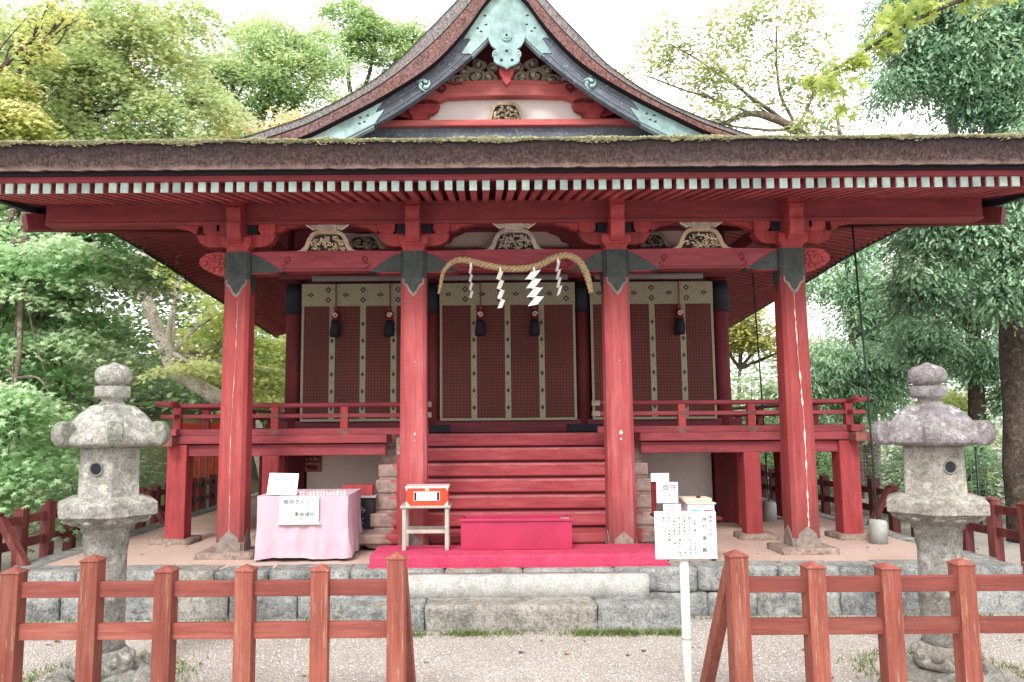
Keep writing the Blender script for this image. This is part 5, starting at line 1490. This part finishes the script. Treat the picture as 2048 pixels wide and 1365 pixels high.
tree('maple_tree', 'large green maple at far left hanging over the stone lantern', 'tree', (-6.9, 10.2, 0), [(-6.75, 10.1, 1.2), (-6.35, 10.0, 2.3), (-5.9, 9.9, 3.6), (-6.2, 10, 5.0)], .20, .09,
     [(-5.6, 9.3, 3.5, .95, .8, .55), (-5.65, 9.9, 3.15, .55, .7, .45), (-6.3, 9.0, 3.0, .9, .8, .5), (-5.55, 9.2, 2.55, .65, .6, .4), (-6.4, 9.4, 2.25, .8, .7, .35), (-5.9, 10.2, 1.75, .7, .6, .35), (-5.15, 8.0, 1.95, .55, .5, .28), (-5.35, 7.9, 1.45, .5, .5, .35), (-5.6, 8.4, .95, .5, .5, .32), (-6.5, 10, 4.4, 1.1, 1, .6), (-5.7, 10.4, 4.1, .6, .6, .38)],
     60000, .076, MAPLE, 'bark', seed=1, sub=15, subr=.32, flat_=.13, droop=.42, tilt=.55, lift=.24)
tree('maple_tree', 'maple with a pale bowed lichen covered trunk and yellow green leaves behind the left pillar', 'tree', (-5.0, 18.27, 0),
     [(-5.29, 17.98, 0.44), (-5.58, 17.69, 1.53), (-6.26, 17.4, 2.21), (-7.18, 17.4, 2.79), (-7.54, 17.4, 3.41), (-7.9, 17.4, 4.21), (-8.15, 17.4, 5.01), (-8, 17.4, 5.59), (-7.83, 17.4, 6.38)], .22, .11,
     [(-6.74, 18.7, 3.7, 1.16, 0.72, 0.43), (-5.87, 18.85, 3.05, 0.94, 0.72, 0.41), (-6.24, 18.12, 4.43, 0.87, 0.72, 0.43), (-5.22, 19.14, 2.33, 0.72, 0.58, 0.36), (-5.95, 19.14, 2.25, 0.72, 0.58, 0.36), (-6.74, 17.11, 2.91, 0.55, 0.43, 0.17), (-7.54, 18.85, 5.51, 1.16, 0.72, 0.58), (-4.93, 19.43, 3.63, 0.87, 0.72, 0.43)],
     16000, .125, LIME, 'bark_pale', seed=2, sub=14, subr=.40, flat_=.14, droop=.25, lift=.34, fork=(-7.4, 17.47, 3.27), tw=.065)
mb = MB(); limb(mb, [(-7.51, 17.37, 3.34), (-7.42, 17.33, 3.92), (-7.32, 17.33, 4.5), (-7.18, 17.4, 5.3)], .08, .045, 9, .02, 4)
bowed = [o for o in bpy.data.objects if o.name == 'maple_tree.001'][0]
mb.build('limb', 'bark_pale', bowed)
tree('cherry_tree', 'tall dense tree at upper left with yellowing patches above the mossy eave', 'tree', (-11.5, 13.5, 0), [(-11.2, 13.4, 3), (-10.6, 13.3, 5.5), (-9.8, 13.2, 7.5)], .3, .14,
     [(-8.6, 12.8, 8.2, 1.3, 1, .9), (-7.4, 13, 7.6, 1.1, 1, .9), (-7.2, 13, 8.8, 1.2, 1, .7), (-6.3, 13.2, 7.2, .8, .8, .8), (-6.6, 13.4, 8.3, .8, .8, .6), (-8.6, 12.8, 6.9, 1.0, .9, .6), (-7.3, 13, 6.5, 1.1, .8, .5), (-6.4, 13.3, 6.4, .8, .8, .5), (-6.5, 13.6, 9.3, 1, .8, .5), (-5.6, 13.8, 6.6, .7, .7, .5), (-5.5, 13.8, 7.6, .6, .6, .5)],
     66000, .088, [(.05, .09, .03), (.14, .24, .08), (.30, .44, .17), (.52, .64, .32), (.72, .78, .46)], 'bark_dark', seed=3, sub=14, subr=.40, flat_=.20, droop=.8, lift=.26, accent=(.10, (.60, .52, .12)))
tree('yellow_maple', 'bright yellow autumn tree at the left edge above the eave', 'tree', (-9.6, 11.6, 0), [(-9.4, 11.5, 3), (-8.9, 11.4, 5.2)], .16, .07,
     [(-7.45, 11.2, 6.15, .5, .5, .40), (-7.75, 11.2, 6.75, .4, .5, .40), (-7.35, 11.2, 5.75, .45, .4, .35), (-7.15, 11.2, 7.55, .18, .3, .45, .35), (-6.75, 11.3, 8.0, .22, .3, .2, .35)],
     11000, .085, YEL, 'bark_dark', seed=4, sub=24, subr=.17, flat_=.5, droop=.5, accent=(.2, (.22, .30, .06)))
tree('camphor_tree', 'rounded light green tree with dark forked limbs behind the left roof slope', 'tree', (-7.2, 21.5, 0), [(-7.2, 21.4, 4), (-7.1, 21.3, 7.2), (-6.9, 21.2, 8.6)], .3, .14,
     [(-7.3, 20.8, 11.1, 1.3, 1, .9), (-5.8, 20.8, 11.4, 1.2, 1, .9), (-6.4, 20.8, 12.3, 1.3, 1, .7), (-4.6, 21, 10.6, .8, .8, .7), (-7.9, 21, 10.0, .8, .8, .6), (-5.4, 21, 10.1, .7, .7, .5), (-4.8, 21, 11.9, .7, .8, .6), (-6.6, 21, 9.3, 1.2, .7, .5), (-8.4, 21, 11.6, .9, .8, .8), (-5.6, 21, 12.6, 1.0, .8, .5)],
     38000, .12, [(.10, .20, .07), (.24, .40, .16), (.42, .58, .28), (.60, .74, .42), (.74, .82, .48)], 'bark_dark', seed=5, sub=15, subr=.30, flat_=.42, droop=.3, shape='oval', tw=.11, lift=.12)
tree('zelkova_tree', 'thin leaved light tree close to the left of the gable peak', 'tree', (-4.2, 23.5, 0), [(-4.4, 23.4, 5), (-4.8, 23.3, 9.5), (-4.3, 23.3, 11.4)], .24, .10,
     [(-3.6, 23, 13.8, 1.1, .8, .8), (-2.7, 23, 12.9, .7, .7, .55, .5), (-3.3, 23, 12.0, .8, .7, .45, .7), (-2.3, 23, 13.8, .6, .6, .5, .5), (-4.4, 23, 14.2, .9, .8, .6), (-3.6, 23, 11.1, .6, .6, .35, .6)],
     11500, .135, [(.10, .20, .07), (.22, .38, .13), (.42, .58, .25), (.62, .74, .40)], 'bark_dark', seed=6, sub=15, subr=.26, flat_=.42, droop=.3, shape='oval', tw=.09, lift=.12)
tree('autumn_tree', 'low straw coloured tree just over the eave left of the gable foot', 'tree', (-6.2, 18.2, 0), [(-6.2, 18, 4), (-6.0, 18, 6.4)], .15, .07,
     [(-6.3, 18, 8.5, .7, .6, .45), (-5.4, 18, 8.3, .8, .6, .4), (-4.7, 18, 8.6, .6, .6, .45), (-6.9, 18, 8.2, .6, .6, .4)],
     8500, .12, [(.30, .33, .10), (.56, .54, .22), (.78, .66, .36), (.88, .74, .48)], 'bark_dark', seed=7, sub=22, subr=.24, flat_=.5, shape='oval')
# right side
tree('bare_cherry', 'sparse tree with tiny leaves against the white sky right of the gable', 'tree', (9.4, 19.5, 0), [(9.3, 19.2, 4), (8.8, 18.8, 7.1), (7.9, 18.6, 8.6), (6.6, 18.5, 9.3), (5.7, 18.5, 9.0)], .22, .05,
     [(7.2, 18.6, 11.6, 1.5, .6, 1.0), (5.4, 18.6, 10.9, 1.4, .6, .9), (6.3, 18.6, 10.0, 1.4, .6, .7), (4.5, 18.6, 11.2, .9, .6, .5, .7), (5.2, 18.6, 9.2, 1.0, .6, .5), (3.9, 18.6, 10.3, .7, .5, .5, .5), (7.7, 18.6, 8.8, 1.0, .6, .35, 1.6), (8.1, 18.6, 10.3, .9, .6, .9)],
     6500, .14, [(.14, .18, .10), (.24, .31, .15), (.42, .48, .20), (.58, .62, .22)], 'bark', seed=8, sub=26, subr=.20, flat_=.7, shape='oval', fork=(7.6, 18.6, 8.9), tw=.045)
ov = tree('maple_tree', 'near maple bough with large yellow green leaves hanging in from the upper right corner', 'tree', (7.9, 6.4, 0), [(7.8, 6.4, 2), (7.6, 6.4, 4.4), (7.3, 6.5, 6.2)], .16, .09,
     [(3.3, 6.5, 4.98, .22, .15, .10), (2.95, 6.5, 4.75, .16, .12, .10), (2.72, 6.5, 4.60, .14, .1, .10), (3.55, 6.5, 5.22, .28, .2, .10), (2.85, 6.5, 4.34, .03, .03, .06, .4), (3.0, 6.5, 4.60, .05, .04, .05, .5), (4.2, 6.5, 5.42, .3, .2, .08)],
     430, .105, [(.15, .24, .04), (.30, .42, .07), (.46, .56, .12), (.58, .64, .20)], 'bark_dark', seed=9, sub=24, subr=.05, flat_=.6, droop=.8, tw=0, tilt=.9)
mb = MB(); limb(mb, [(7.45, 6.45, 5.2), (6.2, 6.5, 5.75), (4.9, 6.5, 5.62), (4.2, 6.5, 5.42), (3.55, 6.5, 5.15), (2.85, 6.5, 4.72), (2.6, 6.5, 4.60)], .045, .004, 8, .0, 9)
for q in ((3.55, 6.5, 5.15, 3.35, 5.28), (3.2, 6.5, 4.95, 3.3, 4.78), (2.85, 6.5, 4.72, 2.86, 4.36), (3.0, 6.5, 4.82, 3.02, 4.60), (4.2, 6.5, 5.42, 4.0, 5.52)):
    limb(mb, [(q[0], q[1], q[2]), ((q[0] + q[3]) / 2 + .02, 6.49, (q[2] + q[4]) / 2), (q[3], 6.48, q[4])], .005, .002, 5, 0, 3)
mb.build('limb', 'bark_dark', ov)
def conifer(label, base, h, r0, boughs, n, size, pal, seed, bark='bark_dark', name='cedar_tree', subr=.24, sub=26):
    g = random.Random(seed); t = thing(name, label, 'tree', base, group='conifers on the right')
    mb = MB(); b = Vector(base); limb(mb, [b, b + Vector((.1, 0, h * .35)), b + Vector((.02, 0, h * .7)), b + Vector((.05, 0, h))], r0, r0 * .25, 14, .05, seed); 
    for c in boughs:
        e = Vector(c[:3]); z = min(h * .97, e.z + .5 * abs(e.x - b.x) * .5 + .2); s = Vector((b.x, b.y, z)); limb(mb, [s, s.lerp(e, .55) + Vector((0, 0, .12)), e], .05, .012, 6, .03, seed)
        for _ in range(4):
            f = e + Vector((g.uniform(-1, 1) * c[3], g.uniform(-1, 1) * c[4], g.uniform(-.8, .5) * c[5])); limb(mb, [s.lerp(e, g.uniform(.5, .95)), f], .014, .005, 5, .03, seed)
    mb.build('trunk', bark, t)
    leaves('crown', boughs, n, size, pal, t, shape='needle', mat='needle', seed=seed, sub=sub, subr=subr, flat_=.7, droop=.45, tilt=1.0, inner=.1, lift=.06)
    return t
conifer('big dark cedar filling the right edge above and behind the right stone lantern', (6.85, 10.4, 0), 11, .23,
        [(6.3, 9.9, 6.75, .6, .5, .4), (5.35, 10, 7.0, .4, .4, .35, .35), (5.2, 10, 6.2, .35, .4, .3, .35), (6.6, 9.9, 8.0, .8, .6, .7), (5.9, 10, 7.35, .75, .6, .55), (6.7, 9.8, 7.0, .8, .6, .6), (5.7, 10, 6.45, .6, .5, .4), (6.6, 9.9, 6.1, .8, .6, .5), (6.0, 9.9, 8.6, .6, .5, .4), (6.9, 9.6, 5.1, .7, .5, .45), (6.1, 9.8, 4.75, .7, .5, .45), (5.65, 9.9, 4.25, .6, .5, .45), (6.35, 9.7, 4.05, .7, .5, .5), (5.3, 10, 4.9, .6, .5, .4), (6.9, 9.5, 3.95, .5, .4, .4), (5.55, 10, 3.45, .55, .4, .4), (6.5, 9.7, 3.35, .5, .4, .32), (6.9, 9.4, 3.45, .4, .4, .3)],
        105000, .075, CED, 21, subr=.15, sub=60)
conifer('slim cedar with a bare reddish stem left of the big cedar', (7.6, 16.5, 0), 8.6, .12,
        [(7.6, 16.3, 4.6, 1.0, .6, .25), (7.0, 16.3, 2.7, .8, .6, .2), (8.4, 16.3, 3.9, 1.0, .6, .3), (7.4, 16.3, 3.0, 1.2, .6, .3), (8.7, 16.3, 3.0, .9, .6, .3), (7.6, 16.3, 5.4, .7, .5, .25), (6.7, 16.3, 2.3, .9, .5, .35), (8.1, 16.3, 2.2, 1.0, .5, .35), (7.5, 16.3, 6.4, .5, .4, .3)],
        30000, .105, [(.05, .12, .07), (.11, .25, .14), (.22, .42, .24), (.38, .58, .36), (.54, .70, .46)], 22, 'bark')
conifer('dark cedar standing between the slim cedar and the big cedar', (8.05, 13.2, 0), 9.5, .15,
        [(7.4, 13, 4.9, .8, .5, .45), (8.3, 13, 4.6, .8, .5, .45), (7.5, 13, 3.9, .9, .5, .4), (8.6, 13, 3.6, .7, .5, .4), (7.2, 13, 3.0, .6, .5, .3), (8.3, 13, 2.7, .6, .5, .3), (7.8, 13, 5.8, .9, .6, .5), (8.8, 13, 2.2, .6, .5, .3)],
        46000, .088, CED, 23, sub=46, subr=.17)
tree('young_maple', 'young yellow green tree seen between hall and front right pillar', 'tree', (6.3, 20, 0), [(6.3, 20, 1.5), (6.4, 20, 3.0)], .09, .04,
     [(6.4, 19.8, 4.3, .7, .6, .45), (6.0, 19.8, 3.7, .7, .6, .4), (6.9, 19.8, 3.7, .7, .6, .4), (7.9, 19.8, 3.4, .6, .6, .4)], 6000, .13, [(.22, .24, .06), (.36, .38, .09), (.52, .50, .15), (.62, .58, .24)], 'bark', seed=10, sub=20, subr=.22, flat_=.5, shape='oval')
for i, (x, y, z, rx, rz, pal, lab) in enumerate([(6.2, 18.6, 2.1, 1.1, .8, PALE, 'pale green bush behind the right veranda railing'), (7.9, 18.8, 1.9, 1.0, .9, PALE, 'light bush right of the slim cedar stem'), (5.6, 14.6, .9, .8, .75, MAPLE, 'green shrub seen under the right veranda'), (7.2, 12.6, .9, .9, .7, MAPLE, 'leafy shrub behind the wire fence left of the right lantern'), (9.0, 12.3, 1.0, 1.0, .9, CED, 'dark shrub behind the wire fence at the right edge'), (-6.6, 12.3, .8, .9, .7, CED, 'dark shrub in shade left of the left lantern'), (-8.2, 11.5, 1.2, 1.1, 1.0, MAPLE, 'green shrub at the far left behind the low fence'), (8.3, 14.2, 1.75, .6, .35, LIME, 'yellow lit shrub behind the roof of the right lantern')]):
    t = thing('shrub', lab, 'shrub', (x, y, 0), group='shrubs behind the fences'); mb = MB()
    for k in range(7):
        a = k * .9; limb(mb, [(x, y, 0), (x + .3 * rx * math.cos(a), y + .2 * math.sin(a), z * .6), (x + .7 * rx * math.cos(a), y + .4 * math.sin(a), z + rz * .4)], .025, .008, 5, .05, k)
    mb.build('stems', 'bark_dark', t)
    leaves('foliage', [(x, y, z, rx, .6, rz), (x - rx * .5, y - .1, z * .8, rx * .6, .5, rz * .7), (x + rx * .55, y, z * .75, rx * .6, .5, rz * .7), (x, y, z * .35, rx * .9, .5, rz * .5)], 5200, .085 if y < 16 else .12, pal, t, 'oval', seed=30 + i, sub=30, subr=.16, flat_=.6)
# far wood reads as one mass
W_ = []
g = random.Random(12)
for i in range(40):
    x = -26 + i * .62; y = 24 + g.uniform(-2, 3)
    if x > -3: break
    W_.append((x, y, 2.2 + g.uniform(-1, 1) + max(0, (-x - 6)) * .12, 1.6, 1.2, 1.8)); W_.append((x, y + 1, 5.2 + g.uniform(-1, 1) + max(0, (-x - 6)) * .12, 1.6, 1.2, 1.6))
    if x < -8: W_.append((x, y + 1, 8.6 + g.uniform(-1, 1), 1.6, 1.2, 1.6))
w = leaves('far_wood', W_, 42000, .26, [(.02, .05, .025), (.07, .15, .06), (.17, .30, .11), (.34, .48, .20)], None, 'oval', seed=50, sub=14, subr=.6, flat_=.5); w['kind'] = 'stuff'
W_ = []
for i in range(26):
    x = 4.0 + i * .85; W_.append((x, 27 + g.uniform(-2, 2), 1.4 + g.uniform(-.4, .6), 1.3, 1.0, 1.1))
    if x > 9: W_.append((x, 28, 3.6 + g.uniform(-.8, .5), 1.3, 1.0, 1.0))
    if x > 12: W_.append((x, 28, 6.5 + g.uniform(-.8, 1.5), 1.5, 1.0, 1.5))
w = leaves('far_wood', W_, 24000, .22, [(.06, .12, .08), (.16, .27, .16), (.32, .45, .28), (.50, .60, .40)], None, 'oval', seed=51, sub=14, subr=.5, flat_=.5); w['kind'] = 'stuff'

# ground cover: grass tufts at the step foot and edges, fallen leaves
P = []
for x0, x1, yb, n in ((-1.4, 1.25, 6.12, 1500), (.35, 1.25, 6.10, 1900), (-1.2, -.3, 6.11, 700), (-4.3, -1.4, 6.54, 500), (1.3, 4.2, 6.54, 500)):
    for _ in range(n):
        x = rng.uniform(x0, x1); d = mnoise.noise(Vector((x * 3.5, yb, 0)))
        if d < rng.uniform(-.5, .35): continue
        P.append((x, yb - abs(rng.normal(0, .045)), .001))
for _ in range(1600):
    a = rng.uniform(0, 2 * PI); q = rng.integers(0, 2); c = (-2.76, 5.07) if q == 0 else (2.615, 5.07)
    rr = .42 + abs(rng.normal(0, .09)); P.append((c[0] + rr * math.cos(a), c[1] + rr * math.sin(a), .0))
scatter('grass', P, True, .036, [(.10, .17, .03), (.17, .25, .05), (.07, .12, .03), (.25, .27, .09)], 'grassm', None, 'blade', 'stuff', .6)
P = [(rng.uniform(-5, 5), rng.uniform(4.3, 6.1), .006) for _ in range(60)] + [(rng.uniform(-4, 4), rng.uniform(6.8, 8.5), PZ + .012) for _ in range(60)] + [(rng.uniform(-12, -4.6), rng.uniform(7, 13), .006) for _ in range(900)] + [(rng.uniform(4.5, 12), rng.uniform(6, 14), .006) for _ in range(900)]
scatter('fallen_leaves', P, True, .035, [(.12, .07, .03), (.20, .13, .05), (.09, .06, .04), (.30, .22, .07)], 'grassm', None, 'flake', 'stuff', .2)
# loose pebbles on the gravel court
PB = []
for _ in range(9000): PB.append((rng.uniform(-4.4, 4.4), rng.uniform(4.35, 6.5), 0))
def pebbles(pts):
    pts = np.array(pts); n = len(pts); g2 = np.random.default_rng(5)
    base = np.array([(1, 0, 0), (.3, .95, .05), (-.8, .6, 0), (-.8, -.6, .05), (.3, -.95, 0), (0.05, 0, .75)])
    faces = [(0, 1, 5), (1, 2, 5), (2, 3, 5), (3, 4, 5), (4, 0, 5)]
    s = g2.uniform(.003, .0075, n); a = g2.uniform(0, 6.28, n); ca, sa = np.cos(a), np.sin(a)
    V = np.zeros((n, 6, 3)); j = g2.uniform(.75, 1.25, (n, 6))
    V[:, :, 0] = (base[:, 0] * ca[:, None] - base[:, 1] * sa[:, None]) * j * s[:, None]; V[:, :, 1] = (base[:, 0] * sa[:, None] + base[:, 1] * ca[:, None]) * j * s[:, None]
    V[:, :, 2] = base[:, 2] * j * s[:, None]; V += pts[:, None, :]
    F = np.array(faces); VV = V[:, F.ravel(), :].reshape(-1, 3)
    cols = np.array([(.52, .48, .45), (.66, .61, .57), (.36, .33, .31), (.60, .53, .47), (.74, .70, .66)])[g2.integers(0, 5, n)]
    o = rawmesh('gravel_stones', VV, np.full(n * 5, 3), np.repeat(cols, 15, axis=0), 'pebble'); o['kind'] = 'stuff'
t = NT('pebble'); at = t.n('ShaderNodeAttribute', attribute_name='tint'); M['pebble'] = t.done(at.outputs['Color'], .9)
pebbles(PB)

# ------------------------------------------------------------------ light, sky, camera
SUN_EL, SUN_AZ = math.radians(44), math.radians(196)   # azimuth measured clockwise from +Y: behind the camera, slightly left
w = bpy.data.worlds.new('World'); scene.world = w; w.use_nodes = True; nt_ = w.node_tree; nt_.nodes.clear()
out = nt_.nodes.new('ShaderNodeOutputWorld'); bg = nt_.nodes.new('ShaderNodeBackground'); bg.inputs['Strength'].default_value = .10
sky = nt_.nodes.new('ShaderNodeTexSky'); sky.sky_type = 'NISHITA'; sky.sun_disc = False; sky.sun_elevation = SUN_EL; sky.sun_rotation = SUN_AZ
tc = nt_.nodes.new('ShaderNodeTexCoord'); nz = nt_.nodes.new('ShaderNodeTexNoise'); nz.inputs['Scale'].default_value = 2.2; nz.inputs['Detail'].default_value = 6
nt_.links.new(tc.outputs['Generated'], nz.inputs['Vector'])
rp_ = nt_.nodes.new('ShaderNodeValToRGB'); rp_.color_ramp.elements[0].position = .30; rp_.color_ramp.elements[0].color = (.72, .72, .72, 1); rp_.color_ramp.elements[1].position = .55; rp_.color_ramp.elements[1].color = (.97, .97, .97, 1)
nt_.links.new(nz.outputs['Fac'], rp_.inputs[0])
mx = nt_.nodes.new('ShaderNodeMix'); mx.data_type = 'RGBA'
nt_.links.new(rp_.outputs[0], mx.inputs[0]); nt_.links.new(sky.outputs[0], mx.inputs[6]); mx.inputs[7].default_value = (24.0, 23.8, 23.6, 1)   # thin bright overcast over the blue
nt_.links.new(mx.outputs[2], bg.inputs['Color']); nt_.links.new(bg.outputs[0], out.inputs[0])
sl = bpy.data.lights.new('sun', 'SUN'); sl.energy = 3.3; sl.angle = math.radians(15); sl.color = (1, .96, .90)
so = bpy.data.objects.new('sun', sl); COL.objects.link(so)
d = Vector((math.sin(SUN_AZ) * math.cos(SUN_EL), math.cos(SUN_AZ) * math.cos(SUN_EL), math.sin(SUN_EL)))
so.rotation_euler = d.to_track_quat('Z', 'Y').to_euler(); so.location = d * 30

cam = bpy.data.cameras.new('camera'); co = bpy.data.objects.new('camera', cam); COL.objects.link(co); scene.camera = co
cam.sensor_width = 36; cam.lens = 27.0; cam.shift_x = .0288; cam.clip_end = 3000; cam.clip_start = .05
pitch, roll = math.radians(6.2), math.radians(.42)
co.location = (-.32, 0, 1.6)
co.matrix_world = Matrix.Translation((-.32, 0, 1.6)) @ Matrix.Rotation(PI / 2 + pitch, 4, 'X') @ Matrix.Rotation(-roll, 4, 'Z')
scene.view_settings.view_transform = 'Standard'; scene.view_settings.look = 'None'; scene.view_settings.exposure = 0
scene.render.resolution_x = 1024; scene.render.resolution_y = 682
for o in bpy.data.objects:
    if '_w' in o: del o['_w']
